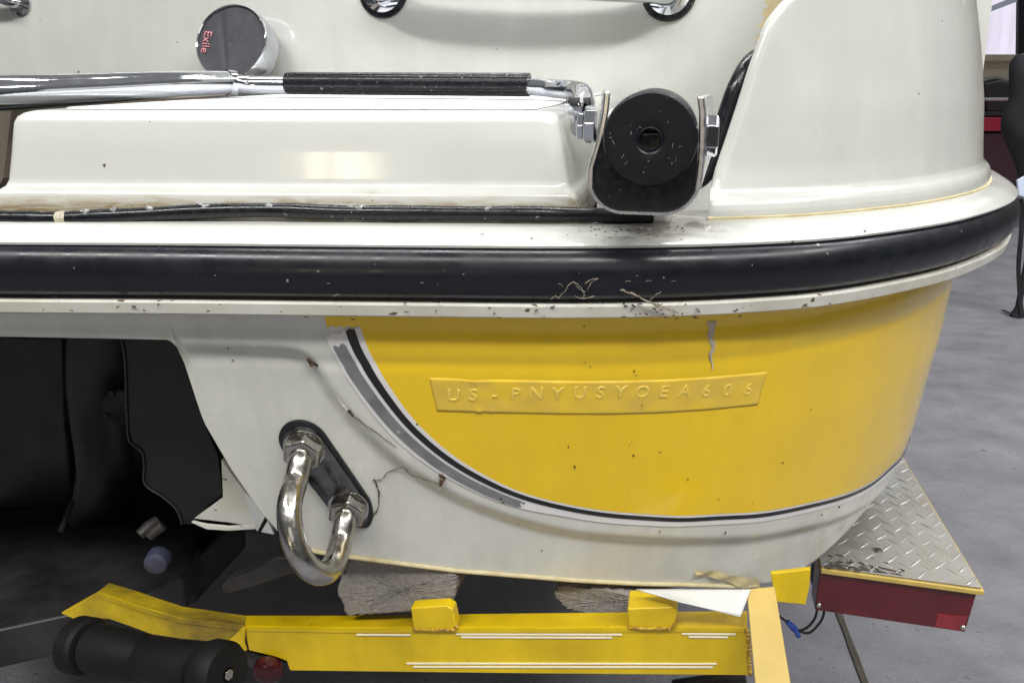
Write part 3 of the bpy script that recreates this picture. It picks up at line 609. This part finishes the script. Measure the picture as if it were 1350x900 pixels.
inn2 = upath(th_*.55); cut = [(xl_+th_+.0062, zb_+.058)]+[(min(max(x, xl_+th_*.9), xr_-th_*.9), z) for x, z in inn2 if z < zb_+.040]+[(xr_-th_-.0002, zb_+.06)]
mk('rubber_liner', *prism([(x, YB-.0035, z) for x, z in cut], (0, .060, 0)), 'liner', br, bevel=.0022, segs=3)  # black fill painting the dark reflection inside the chrome bracket
rcx, rcz = bz(857, 184, -.065)
rr = .0328
mk('roller', *lathe([(.0068, .03), (.0068, -.0050), (.0076, -.0062), (.0088, -.0058), (.0100, -.0066), (.0135, -.0068), (.0145, -.0068), (rr*.92, -.0068), (rr*.93, -.0068), (rr*.955, -.0064), (rr*.975, -.0052), (rr*.99, -.0030), (rr, .0), (rr, .050)], (rcx, -.060, rcz), (0, 1, 0), 72), 'roller_rubber', br, angle=24, label='black rubber roller with a hole in its centre')
sf = []
for k in range(18):
    a_, q_ = random.uniform(0, 6.28), rr*random.uniform(.30, .88); l_ = random.uniform(.0008, .004); b_ = random.uniform(0, 6.28)
    p0_ = np.array([rcx+q_*math.cos(a_), -.0669, rcz+q_*math.sin(a_)]); p1_ = p0_+np.array([math.cos(b_), 0, math.sin(b_)])*l_
    if np.hypot(p1_[0]-rcx, p1_[2]-rcz) > rr*.9: continue
    sf.append(tube([p0_, (p0_+p1_)/2+np.array([rng.normal(0, .0004), 0, rng.normal(0, .0004)]), p1_], random.uniform(.00009, .00022), 5))
sfo = mk('scuff_marks', *merge(*sf), 'scuff', br); sfo['kind'] = 'stuff'
mk('hole_core', *lathe([(.0005, .012), (.0072, .012)], (rcx, -.060, rcz), (0, 1, 0), 24), 'drive', br)
bx0 = xl_-.001
mk('bolt_head', *hexbolt((xl_+.0035, YB+.020, rcz+.006), (-1, 0, 0), .0125, .0085, .25), 'chrome', br, smooth=False, bevel=.0008)
mk('bolt_nut', *hexbolt((xl_-.005, YB+.020, rcz+.006), (-1, 0, 0), .0105, .0045, .1), 'chrome', br, smooth=False, bevel=.0008)
mk('bolt_head', *hexbolt((xr_+.0005, YB+.016, rcz+.001), (1, 0, 0), .0145, .0085, .5), 'chrome', br, smooth=False, bevel=.0008)
# --- stern eye
qa, qb = sz(402, 590), sz(459, 668)
pa, pb = hull(*qa)[0], hull(*qb)[0]; e = .004
du = hull(qa[0]+e, qa[1])[0]-hull(qa[0]-e, qa[1])[0]; dz = hull(qa[0], qa[1]+e)[0]-hull(qa[0], qa[1]-e)[0]; nn = np.cross(du, dz); nn /= np.linalg.norm(nn)
ed = pb-pa; elen = np.linalg.norm(ed); ed /= elen; ed -= nn*(ed@nn); ed /= np.linalg.norm(ed); sd = np.cross(nn, ed)
def stadium(r, ext, h): 
    out = []
    for t in np.linspace(-math.pi/2, math.pi/2, 14): out.append(pb+ed*(ext+r*math.cos(t)*1.25)+sd*r*math.sin(t)*.9*(1-.25*math.cos(t))+nn*h)
    for t in np.linspace(math.pi/2, 1.5*math.pi, 14): out.append(pa-ed*ext+ed*r*math.cos(t)*1.1+sd*r*math.sin(t)+nn*h)
    return out
eye = mk('stern_eye', *loft([stadium(.0222, .003, -.001), stadium(.0222, .003, .0025), stadium(.0212, .003, .0032)], True, True), 'decal_black', boat, label='polished steel U-bolt stern eye on a black pad')
mk('eye_plate', *loft([stadium(.0192, .001, .003), stadium(.0192, .001, .0055), stadium(.0182, .001, .0062)], True, True), 'dark_steel', eye)
dr = np.array([.006, -.062, -.038]); dr /= np.linalg.norm(dr)
for p in (pa, pb):
    mk('eye_washer', *lathe([(.002, .0063), (.0192, .0063), (.0192, .008), (.002, .0082)], p, nn, 24), 'steel', eye)
    mk('eye_nut', *hexbolt(p+nn*.0078, nn*.85+dr*.15, .0182, .0120, .3), 'steel', eye, smooth=False, bevel=.0012)
mid = (pa+pb)/2; hw = elen/2; Lr = .052
path = [pa+nn*.004, pa+nn*.014+dr*.006, pa+dr*.035, pa+dr*Lr]
for t in np.linspace(0, math.pi, 11)[1:-1]: path.append(mid+dr*(Lr+hw*.98*math.sin(t))-ed*hw*math.cos(t))
path += [pb+dr*Lr, pb+dr*.035, pb+nn*.014+dr*.006, pb+nn*.004]
mk('eye_rod', *tube(smooth_path(path, 8), .0107, 24), 'steel', eye)
# --- drive unit in the tunnel, all near black
drv = thing('outdrive', 'black stern drive unit hanging in the dark tunnel beside the hull', 'boat engine', (-.6, .15, .62))
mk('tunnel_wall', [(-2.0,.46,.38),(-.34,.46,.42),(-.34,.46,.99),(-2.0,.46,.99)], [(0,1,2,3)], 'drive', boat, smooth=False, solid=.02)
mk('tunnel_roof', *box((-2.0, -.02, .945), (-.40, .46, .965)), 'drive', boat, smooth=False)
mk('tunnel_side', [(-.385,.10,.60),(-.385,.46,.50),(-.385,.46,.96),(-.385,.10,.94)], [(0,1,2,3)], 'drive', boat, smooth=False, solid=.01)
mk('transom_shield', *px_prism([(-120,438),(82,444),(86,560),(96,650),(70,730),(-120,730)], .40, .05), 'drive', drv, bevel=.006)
cp = [ony(x, y, .36) for x, y in [(132,425),(130,480),(132,540),(138,600),(136,650),(122,735)]]
mk('drive_leg', *tube(smooth_path(cp, 10), np.interp(np.linspace(0, 1, 51), [0, .3, .7, 1], [.043, .044, .040, .047]), 28), 'drive2', drv)
fcen = ony(160, 538, .318)
fg = mk('pivot_cap', *lathe([(.001, .001), (.025, .001), (.028, -.001), (.030, -.008), (.030, -.03)], fcen, (.2, -1, 0), 36), 'drive', drv)
for k, a_ in enumerate((.9, 1.9, 3.6, 5.2, 6.1)):
    mk('cap_bolt', *hexbolt(fcen+np.array([.0262*math.cos(a_), -.002, .0262*math.sin(a_)]), (.1, -1, 0), .0046, .005), 'drive_grey', fg, smooth=False)
mk('drive_plate', *px_prism([(157,440),(234,448),(250,500),(268,556),(287,600),(294,652),(272,668),(252,692),(238,690),(232,668),(192,640),(188,600),(176,590),(168,560),(165,470)], .055, .006), 'drive', drv, bevel=.0012)
mk('plate_edge', *tube(smooth_path([ony(x, y, .054) for x, y in [(157,441),(164,468),(167,540),(170,580),(186,594),(190,612),(191,638),(215,655),(233,672),(240,691)]], 6), .0012, 6), 'drive_grey', drv)
mk('ventilation_plate', *prism([onz(x, y, .56) for x, y in [(-140,692),(250,692),(262,720),(240,760),(180,790),(-140,860)]], (0, 0, -.05)), 'drive2', drv, bevel=.004)
mk('lower_housing', *px_prism([(-140,740),(180,722),(250,742),(255,800),(90,815),(-140,850)], .24, .16), 'drive', drv, bevel=.01)
mk('shift_rod', *tube([ony(80, 700, .12), ony(96, 660, .16)], .0035, 8), 'drive_grey', drv)
mk('trim_fitting', *tube([ony(184, 705, .06), ony(196, 694, .07), ony(207, 686, .08)], [.006, .007, .006], 12), 'drive_grey', drv)
mk('trim_fitting', *tube([ony(196, 708, .06), ony(204, 700, .065), ony(215, 692, .07)], [.005, .006, .006], 12), 'drive_grey', drv)
mk('drain_cap', *lathe([(.0005, -.006), (.0095, -.006), (.0125, -.004), (.0132, 0), (.0132, .012)], ony(206, 741, .06), (-.30, 1, .0), 32), 'bluecap', drv)
# --- white trim tab and its bracket below the transom edge
tab = mk('trim_tab', *px_prism([(292,606),(312,634),(345,676),(338,694),(300,688),(256,683),(294,655)], .040, .004), 'gel_dirty', boat, smooth=False)
mk('tab_lip', *px_prism([(252,688),(270,692),(300,695),(338,693),(336,697),(300,699),(272,697)], .020, .004), 'gel_dirty', boat, smooth=False)
mk('tab_fold', *px_prism([(322,648),(352,676),(339,700),(334,690)], .036, .003), 'paper', boat, smooth=False)
mk('tab_clip', *px_prism([(353,686),(361,704),(344,701)], .034, .003), 'paper', boat, smooth=False)
mk('trim_lever', *px_prism([(291,772),(300,765),(345,748),(362,735),(384,735),(388,755),(350,768),(302,783),(292,780)], .03, .02), 'drive2', boat, bevel=.002)

# ================================================================== TRAILER
tr = thing('boat_trailer', 'yellow painted boat trailer frame carrying the boat', 'trailer', (-.1, .3, .0))
YT0 = .008
# left raised wing, bend and straight run of the cross beam: top edge, bottom edge, back edge of the top flange
front_top = [(127,782),(170,793),(240,812),(322,826),(450,829.5),(700,832),(985,834)]
front_bot = [(80,807),(150,822),(240,836),(326,856),(450,884),(700,887),(985,890)]
def lerp_px(pts, x): P = np.array(pts); return np.interp(x, P[:, 0], P[:, 1])
wing = [(80,808),(126,782),(175,799),(239,817),(313,826),(322,827),(320,858),(285,846),(240,842),(200,836),(165,823),(144,816),(120,815),(102,818)]
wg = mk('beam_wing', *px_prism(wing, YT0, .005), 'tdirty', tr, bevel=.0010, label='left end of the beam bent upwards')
ftop = [(322,827),(450,829),(700,828.5),(985,827.5)]
bw_pts = ftop+[(989,890),(700,887.5),(450,884.5),(382,883.5),(378,871),(362,865),(328,857)]
bm_ = mk('cross_beam', *px_prism(bw_pts, YT0, .005), 'tyellow', tr, bevel=.0010, label='yellow rear cross beam with white pinstripes')
def flange(fr, bk, m, par, nm):
    a_ = [ony(x, y, YT0-.001) for x, y in fr]; b_ = [ony(x, y, YT0+.034) for x, y in bk]; n_ = len(a_)
    V = a_+b_; V += [p-np.array([0, 0, .004]) for p in V]; fa = []
    for i in range(n_-1): fa += [(i, i+1, n_+i+1, n_+i), (2*n_+i, 3*n_+i, 3*n_+i+1, 2*n_+i+1), (i, 2*n_+i, 2*n_+i+1, i+1), (n_+i, n_+i+1, 3*n_+i+1, 3*n_+i)]
    fa += [(0, n_, 3*n_, 2*n_), (n_-1, 3*n_-1, 4*n_-1, 2*n_-1)]
    mk(nm, V, fa, m, par, smooth=False)
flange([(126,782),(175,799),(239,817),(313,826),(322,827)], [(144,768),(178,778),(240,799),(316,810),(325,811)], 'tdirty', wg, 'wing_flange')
flange([(322,827.2),(450,829.2),(700,828.7),(985,827.7)], [(325,811),(450,811),(700,808),(985,805)], 'tyellow', bm_, 'beam_flange')
mk('beam_rib', *tube([ony(322, 827, YT0-.002), ony(321, 845, YT0-.002), ony(324, 856, YT0-.002)], .0016, 8), 'tyellow', tr)
mk('beam_gusset', *px_prism([(320,827),(322,858),(296,849)], YT0-.003, .002), 'tyellow', tr, smooth=False)
for x0, x1, y in [(470,541,836.5),(601,820,836),(608,807,840),(899,970,835.5),(908,960,839.5),(536,945,874.5),(545,940,879)]:
    mk('pinstripe', *px_prism([(x0,y-.8),(x1,y-.8+.5),(x1,y+.8+.5),(x0,y+.8)], YT0-.0012, .0010), 'pin', bm_, smooth=False)
# bunk blocks and carpeted bunks
def bunk(blk, cpt, Yb, lenY, bd):
    mk('bunk_block', *px_prism(blk, YT0-.002, bd), 'tyellow', tr, bevel=.0015)
    P = [ony(x, y, Yb) for x, y in cpt]; rows = []
    ring = []
    for i in range(len(P)):
        a_, b_ = P[i], P[(i+1) % len(P)]
        for t in np.linspace(0, 1, 14, endpoint=False): ring.append(a_*(1-t)+b_*t)
    rng2 = np.random.default_rng(3)
    cen = np.mean(ring, 0); rings_ = [[cen+(p-cen)*k+np.array([0, -.0015*k+rng2.normal(0, .0004), 0]) for p in ring] for k in np.linspace(.02, .96, 14)]
    for d in np.concatenate([[0, .003], np.linspace(.01, lenY, 22)]):
        rings_.append([p+np.array([0, d, 0])+rng2.normal(0, .0009, 3) for p in ring])
    mk('carpeted_bunk', *loft(rings_, True, True), 'carpet', tr, angle=80)
bunk([(541,801),(588,798),(597,803),(602,826),(598,830),(545,829)], [(444,778),(462,735),(540,742),(602,756),(603,770),(594,798),(560,804),(500,808),(458,810)], .024, 1.6, .014)
bunk([(827,802),(885,800),(894,806),(889,824),(884,828),(829,826)], [(730,784),(736,771),(800,776),(850,788),(884,793),(884,800),(830,806),(770,807),(745,800)], .058, 1.6, .030)
def weld(pts, Y, r0=.0016):
    P = smooth_path([ony(x, y, Y) for x, y in pts], 14); P = P+rng.normal(0, .0003, P.shape)
    mk('weld_bead', *tube(P, r0*(1+.25*np.sin(np.arange(len(P))*1.9)+rng.normal(0, .08, len(P))), 8), 'weld', tr)
weld([(545,829.5),(570,830),(590,830),(598,829),(602,825)], YT0-.0025)
weld([(829,826.5),(850,827.5),(875,828),(885,827),(889,823)], YT0-.0025)
weld([(985,829),(987,850),(988,872),(989,889)], YT0-.001, .0018)
# guide plate standing at the end of the beam
p4 = [ony(984, 776, .015), ony(1021, 772, .015), ony(1043, 906, -.055), ony(996, 908, -.055)]
nrm = np.cross(p4[1]-p4[0], p4[3]-p4[0]); nrm /= np.linalg.norm(nrm); nrm = nrm if nrm[1] > 0 else -nrm
mk('guide_plate', *prism(p4, nrm*.006), 'tyellow_pale', tr, bevel=.001)
mk('side_bracket', *px_prism([(1016,756),(1069,750),(1067,775),(1062,797),(1022,793)], .125, .006), 'tyellow', tr, bevel=.001)
mk('frame_tube', *tube([ony(890, 912, .03), ony(940, 905, .03), ony(985, 904, .03)], .012, 12), 'drive', tr)
# fender with tread plate and red tail lamp
ZF = .60
pA, pB, pC = onz(1083, 746, ZF), onz(1297, 775, ZF), onz(1190, 600, ZF)
dB = pB-pA; dB /= np.linalg.norm(dB); dC = pC-pB; dC /= np.linalg.norm(dC)
q0 = pB; q1 = pB+dC*1.0; q2 = q1-dB*.26; q3 = pB-dB*np.linalg.norm(pB-pA)
q3 = pA; q2 = pA+dC*1.0
fen = mk('fender', *prism([q0+np.array([.001,-.002,-.0025]), q1+np.array([.001,0,-.0025]), q2+np.array([0,0,-.0025]), q3+np.array([0,-.002,-.0025])], (0, 0, -.006)), 'tyellow_pale', tr, bevel=.001, label='fender topped with a diamond tread plate')
tp_ = mk('tread_plate', *prism([q0-dB*.002+dC*.001, q1-dB*.002, q2, q3+dC*.001], (0, 0, -.0022)), 'tread', fen, smooth=False, bevel=.0005)
# raised lugs
lm = bpy.data.meshes.new('tread_lug'); lv = []; lf = []
La, Wa, Ha = .0115, .0020, .0010
for i, t in enumerate(np.linspace(-1, 1, 7)):
    ww = Wa*math.sqrt(max(0, 1-t*t*.94)); hh = Ha*math.sqrt(max(.05, 1-t*t*.9)); lv += [(t*La, -ww, 0), (t*La, -ww*.45, hh), (t*La, ww*.45, hh), (t*La, ww, 0)]
lf = grid_faces(7, 4); lm.from_pydata(lv, [], lf); lm.materials.append(M['lug'])
for p in lm.polygons: p.use_smooth = True
a1 = math.atan2(dC[1], dC[0]); dN = np.array([-dC[1], dC[0], 0]); wid = (pB-pA)@(-dN) if (pB-pA)@dN < 0 else (pB-pA)@dN
dW = pA-pB; dW -= dC*(dW@dC); wid = np.linalg.norm(dW); dW /= wid
pit = .0255; n = 0
for i in range(46):
    for j in range(14):
        a_, b_ = (i+.6)*pit*.5+.004, (j*2+(i % 2)+.7)*pit*.5
        b0 = b_
        if b0 > wid-.006: continue
        p = pB+dC*(a_+(b0/wid)*((pA-pB)@dC))+dW*b0
        x_, y_ = proj(p)
        if a_ > .50: continue
        o = bpy.data.objects.new('tread_lug', lm); sc.collection.objects.link(o); o.parent = tp_; o.location = p+np.array([0,0,-.0001])-WLOC[tp_.name]
        o.rotation_euler = (0, 0, a1+math.radians(42 if (i % 2) else -42)+random.uniform(-.05, .05)); s_ = random.uniform(.85, 1.1); o.scale = (s_, s_, random.uniform(.7, 1.1)); n += 1
sp_ = onz(1157, 725, ZF); mk('plate_screw', *lathe([(.0005, .0016), (.0022, .0016), (.0032, .0006), (.0034, -.001), (.0046, -.001), (.005, .0004), (.0056, .0002)], sp_+np.array([0,0,.0004]), (0,0,1), 20), 'drive_grey', tp_)
gp_ = []
for k in range(110):
    x = 1090+abs(random.gauss(0, 42)); y = 748-abs(random.gauss(0, 7))+(x-1090)*.10; 
    if x > 1200: continue
    c_ = onz(x, y, ZF)+np.array([0,0,.0005]); m_ = random.randint(5, 7); rr_ = random.uniform(.0008, .0032)
    gp_.append(([c_+rr_*random.uniform(.5,1.2)*np.array([1.7*math.cos(t)+.3*math.sin(t), .7*math.sin(t)-.5*math.cos(t), 0]) for t in np.linspace(0, 2*math.pi, m_, endpoint=False)]+[c_+np.array([0,0,.0006])], [(q_, (q_+1) % m_, m_) for q_ in range(m_)]))
gk = mk('grime_flakes', *merge(*gp_), 'grime', tp_, smooth=False); gk['kind'] = 'stuff'
# tail lamp box under the fender edge
t0, t1 = pA+np.array([0,.004,-.009]), pB+np.array([0,.004,-.009])-dB*.004
hgt = .054
lamp = mk('tail_lamp', *prism([t0, t1, t1-dB*.004+np.array([0,0,-hgt]), t0+np.array([0,0,-hgt])], (0, .035, 0)), 'redlens', fen, bevel=.0015, label='dark red tail lamp lens')
for f0, f1 in ((.02, .86), (.955, .88)):
    p = t0+(t1-t0)*f0+np.array([0, -.0006, -hgt*f1]); mk('lens_screw', *lathe([(.0004, -.0016), (.0022, -.0016), (.0030, -.0008), (.0034, .0006)], p, (0, 1, 0), 20), 'steel', lamp)
mk('reflector', *prism([t1-dB*.036+np.array([0,-.0006,-hgt*.62]), t1-dB*.005+np.array([0,-.0006,-hgt*.60]), t1-dB*.008+np.array([0,-.0006,-hgt*.97]), t1-dB*.037+np.array([0,-.0006,-hgt*.97])], (0, .002, 0)), 'redreflector', lamp, smooth=False)  # added patch in brighter red, a painted highlight on the lens corner
mk('lamp_back', *prism([t0+np.array([.002,.036,0]), t1+np.array([-.002,.036,0]), t1+np.array([-.002,.036,-hgt+.004]), t0+np.array([.002,.036,-hgt+.004])], (0, .03, 0)), 'drive', fen, smooth=False)
# wiring below
for k, pts in enumerate([[(1079,795),(1074,815),(1062,828),(1050,830),(1042,826)], [(1087,796),(1084,815),(1068,833),(1052,831),(1040,824)], [(1028,812),(1036,818),(1044,824)]]):
    mk('lamp_wire', *tube(smooth_path([ony(x, y, .27) for x, y in pts], 8), .0016, 8), 'wire', tr)
wc = ony(1046, 827, .268); mk('wire_connector', *tube([wc+np.array([-.008,0,.008]), wc, wc+np.array([.004,0,-.005])], [.0035, .0045, .0035], 8), 'bluewire', tr)
mk('wire_connector', *tube([wc+np.array([.001,-.004,.001]), wc+np.array([.007,-.004,-.009])], .003, 8), 'bluewire', tr)
# keel roller, tapered spool between two end discs
ra, rb = ony(108, 850, -.045), ony(288, 886, -.085); rd = rb-ra; rL = np.linalg.norm(rd)
R0 = .0285
mk('keel_roller', *lathe([(.001, -.010), (R0*.85, -.010), (R0, -.006), (R0, .010), (R0*.9, .014), (R0*.62, .015), (R0*.62, .020), (R0*.86, .022), (R0*.85, .034), (R0*.74, rL*.47), (R0*.70, rL*.485), (R0*.70, rL*.5), (R0*.74, rL*.515), (R0*.80, rL-.036), (R0*.82, rL-.024), (R0*.62, rL-.021), (R0*.62, rL-.016), (R0*.95, rL-.014), (R0*1.02, rL-.008), (R0*1.02, rL+.006), (R0*.92, rL+.011), (.007, rL+.0115), (.007, rL+.010), (.0005, rL+.010)], ra, rd, 48), 'matte_rubber', tr, angle=30, label='black rubber spool roller')
mk('roller_bolt', *hexbolt(rb+rd/rL*.010, rd, .0055, .004), 'steel', tr, smooth=False, bevel=.0006)
mk('marker_lamp', *lathe([(.0005, -.010), (.010, -.0095), (.0145, -.006), (.0155, -.001), (.0155, .003)], ony(354, 882, .004), (-.25, 1, .1), 28), 'markerlens', tr, label='small round red marker lamp')
mk('lamp_bracket', *px_prism([(322,857),(378,872),(380,884),(330,880),(322,870)], .016, .003), 'drive_grey', tr, smooth=False)
# loose flap and tape between hull and guide plate
fl_ = []
for i in range(12):
    for j in range(8):
        u__, v__ = i/11, j/7; x = (838+(990-838)*u__)*(1-v__)+(898+(976-898)*u__)*v__; y = (777+0*u__)*(1-v__)+(794+(813-794)*u__)*v__
        fl_.append(ony(x, y, .012-.018*v__+.004*math.sin(u__*3)))
flp = mk('plastic_flap', fl_, grid_faces(12, 8), 'paper', None, solid=.001, label='loose white plastic flap hanging under the hull edge', cat='plastic flap')
tf_ = []
for i in range(14):
    for j in range(5):
        u__, v__ = i/13, j/4; x = 918+(1004-918)*u__+4*v__; y = 757+ (771-757)*u__*(.4)+v__*(6+12*u__)-3*math.sin(u__*6)
        tf_.append(hull(*sz(x, y), .0015+.0035*math.sin(u__*9+v__*2)**2)[0])
mk('tape_scrap', tf_, grid_faces(14, 5), 'tapefilm', None, label='crumpled yellowed tape scrap stuck at the bottom of the hull', cat='tape')

# ================================================================== DEBRIS ON THE BOAT
def debris(name, label, cat, parts, m):
    V, fa = merge(*parts); mk(name, V, fa, m, None, label=label, cat=cat, kind='stuff')
def hp(x, y, o=.001): return hull(*sz(x, y), o)[0]
def twig(pts, r):
    P = smooth_path(pts, 5); P = P+rng.normal(0, r*.7, P.shape); return tube(P, r*rng.uniform(.5, 1.4, len(P)), 5)
debris('root_strands', 'thin brown dried root strands stuck on the white hull beside the stern eye', 'roots', [
    twig([hp(x, y, .0015) for x, y in [(487,688),(494,676),(499,662),(498,650),(490,637)]], .0006),
    twig([hp(x, y, .0015) for x, y in [(489,637),(502,635),(508,626),(520,622),(531,618),(540,627),(560,633),(580,636)]], .00038),
    twig([hp(x, y, .0015) for x, y in [(582,637),(583,630),(581,625)]], .0014),
    twig([hp(x, y, .0015) for x, y in [(459,541),(464,547),(480,558),(500,572),(522,588)]], .0004),
    twig([hp(x, y, .0015) for x, y in [(457,540),(461,544),(464,549)]], .0013),
    twig([hp(x, y, .0015) for x, y in [(405,474),(409,479),(414,482)]], .0015)], 'twig')
sp2 = []
def railp(x, y): return cyl(x, y, .0006)
for pts in [[(736,393),(744,384),(754,372),(760,374),(769,384),(769,393)], [(757,372),(763,380),(772,385)], [(770,374),(778,370),(789,367)], [(774,381),(780,372),(789,366)], [(758,390),(768,394),(784,390)], [(727,394),(732,390),(738,394)]]:
    sp2.append(twig([railp(x, y) for x, y in pts], .00035))
for k in range(7):
    x, y = random.uniform(100, 1000), random.uniform(368, 392); a_ = random.uniform(-.6, .6); l = random.uniform(3, 9)
    sp2.append(twig([railp(x, y), railp(x+l*.5*math.cos(a_), y+l*.5*math.sin(a_)-1), railp(x+l*math.cos(a_), y+l*math.sin(a_))], .00022))
sp2.append(twig([cyl(819, 382, .004), cyl(835, 388, .003), cyl(855, 397, .001), cyl(872, 405, .0), cyl(893, 411, -.002)], .0008))
sp2.append(twig([cyl(856, 396, .003), cyl(863, 390, .003), cyl(871, 385, .003)], .0003))
debris('dry_straw', 'pale dry straw bits clinging to the black rub rail', 'straw', sp2, 'straw')
sp3 = []
for k in range(60):
    x = random.choice([random.uniform(60, 1000), random.uniform(820, 920)]); y = random.uniform(398, 420)*1.0-(8 if x < 200 else 0)
    l = random.uniform(1.5, 6); a_ = random.uniform(-.9, .9); p0 = cyl(x, y, -.0040); p1 = cyl(x+l*math.cos(a_), y+l*math.sin(a_)*.6, -.0038)
    sp3.append(tube([p0, (p0+p1)/2+rng.normal(0, .0005, 3), p1], random.uniform(.0002, .0006), 5))
for x, y in [(832,582),(831,586),(835,600),(757,613),(906,632),(715,731),(748,590),(834,490),(838,494),(848,533),(846,538),(770,431),(810,418),(772,478),(778,483),(993,662),(907,630),(300,462),(301,478),(660,656),(688,662),(870,700),(1082,676),(1106,668),(955,700),(1068,540),(1030,610),(660,330),(808,322),(850,322)]:
    q = hp(x, y, .0012) if y > 425 else cyl(x, y, -.01 if y > 330 else -.02)
    sp3.append(tube([q, q+rng.normal(0, .0012, 3)*np.array([1,.1,1.4])], random.uniform(.0003, .0009), 6))
debris('dirt_specks', 'small dark dirt specks and seeds scattered over the flange and hull', 'dirt', sp3, 'dirt')
sp4 = []
for k in range(110):
    x = random.gauss(835, 45); y = random.gauss(296, 11)
    if y < 286 or y > 328 or x > 960: continue
    q = cyl(x, y, -.055+.038*(y-286)/42); l = random.uniform(.0006, .003); a_ = random.uniform(0, 6.28); d_ = np.array([math.cos(a_), .3*math.sin(a_), .2*math.sin(a_)])*l
    t_ = onz(x, y, 1.0295-.007*(max(0, y-300)/28))
    sp4.append(tube([t_, t_+d_*.5+rng.normal(0, .0002, 3), t_+d_], random.uniform(.00012, .0004), 5))
debris('dirt_crumbs', 'dark crumbs of dirt gathered on the white ledge below the roller bracket', 'dirt', sp4, 'dirt')
# chalky drip under the flange
dv = []
for k in range(20):
    t = k/19; y = 424+62*t; w2 = np.interp(t, [0, .25, .6, 1], [6, 4, 2.5, 1.0])*(1+.25*math.sin(k*1.7)); x = 939-2*t+1.5*math.sin(k*.8)
    dv += [hp(x-w2, y, .0011), hp(x, y, .0018), hp(x+w2, y, .0011)]
mk('chalk_drip', dv, grid_faces(20, 3), 'chalk', None, label='chalky grey drip running down the yellow panel under the flange', cat='drip stain')

# ================================================================== BACKGROUND AT THE RIGHT
YW = 13.0
wl = mk('back_wall', [(-12,YW,0),(16,YW,0),(16,YW,5),(-12,YW,5)], [(0,1,2,3)], 'beige', smooth=False, kind='structure', solid=.1)
win = mk('window', *px_prism([(1272,-60),(1346,-62),(1343,72),(1290,72)], YW-.10, .02), 'window', None, smooth=False, label='bright daylit window high in the back wall', cat='window')
mk('window_bar', *px_prism([(1280,19),(1350,-9),(1350,-1),(1282,25)], YW-.16, .03), 'bgwhite', win, smooth=False)
mk('window_sill', *px_prism([(1270,72),(1352,72),(1352,80),(1270,80)], YW-.22, .12), 'beige', win, smooth=False)
mk('window_post', *px_prism([(1344,-60),(1360,-60),(1360,80),(1342,80)], YW-.2, .1), 'bgblack', win, smooth=False)
rb_ = thing('red_boat', 'dark red boat stored behind at the right edge', 'boat', ony(1340, 255, 6.6))
def bgp(nm, pts, Y, dep, m, par, bev=.02): return mk(nm, *px_prism(pts, Y, dep), m, par, bevel=bev)
bgp('gunwale', [(1240,153),(1460,153),(1460,174),(1240,174)], 6.5, 1.6, 'bgred', rb_)
bgp('hull_side', [(1240,174),(1460,174),(1455,205),(1440,246),(1260,246)], 6.55, 1.5, 'bgmaroon', rb_)
bgp('rub_strip', [(1240,148),(1460,148),(1460,153),(1240,153)], 6.48, .06, 'bgblack', rb_, .005)
mk('chrome_rail', *tube([ony(1240, 131, 6.5), ony(1345, 131, 6.5), ony(1460, 131, 6.5)], .012, 8), 'chrome', rb_)
bgp('seat', [(1297,110),(1320,106),(1345,112),(1345,148),(1302,148)], 6.9, .4, 'bgblack', rb_)
bgp('cockpit_side', [(1240,124),(1460,124),(1460,150),(1240,150)], 7.3, .3, 'bgblack', rb_)
bgp('keel', [(1262,246),(1440,246),(1430,258),(1270,258)], 6.6, 1.4, 'bgblack', rb_, .01)
mk('tow_rope', *tube(smooth_path([ony(x, y, 6.95) for x, y in [(1290,110),(1300,106),(1312,104),(1325,107),(1340,103)]], 8), .02, 8), 'drive_grey', rb_)
# black jacket hanging, with strap down to the floor
jk = thing('hanging_bag', 'black cloth bag on a stand, its long strap trailing to the floor', 'bag', onz(1338, 420, 0.002))
YJ = onz(1338, 418, 0)[1]
rings_ = []
outl = [(70,1338,1362),(85,1331,1372),(100,1329,1380),(112,1330,1386),(125,1331,1390),(140,1326,1394),(160,1318,1396),(178,1320,1400),(195,1329,1400),(215,1338,1398),(235,1343,1396),(262,1346,1394)]
for y, x0, x1 in outl:
    a_, b_ = ony(x0, y, YJ), ony(x1, y, YJ); c_ = (a_+b_)/2; h_ = (b_-a_)/2
    rings_.append([c_+h_*math.cos(t)+np.array([0, np.linalg.norm(h_)*.6*math.sin(t), 0])+rng.normal(0, .004, 3) for t in np.linspace(0, 2*math.pi, 20, endpoint=False)])
mk('bag_body', *loft(rings_, True, True), 'bgblack', jk, sub=1)
pb_ = ony(1392, 150, YJ+.02); mk('stand_pole', *lathe([(.001, 0), (.03, 0), (.03, .012), (.02, .03), (.014, .05), (.014, 1.30), (.001, 1.30)], (pb_[0], pb_[1], 0), (0, 0, 1), 24), 'bgblack', jk)
st = smooth_path([ony(1346, 262, YJ), ony(1347, 300, YJ), ony(1343, 350, YJ), ony(1345, 395, YJ), onz(1347, 418, .008), onz(1336, 415, .012), onz(1322, 409, .012)], 10)
rows = []
for k, p in enumerate(st): rows += [p+np.array([-.010, -.003*math.sin(k*.3), 0]), p+np.array([.010, .003*math.sin(k*.3), 0])]
mk('strap', rows, grid_faces(len(st), 2), 'bgblack', jk, solid=.003)
mk('bag_lining', *px_prism([(1341,238),(1352,232),(1356,262),(1343,258)], YJ-.06, .02), 'bgwhite', jk, bevel=.005)
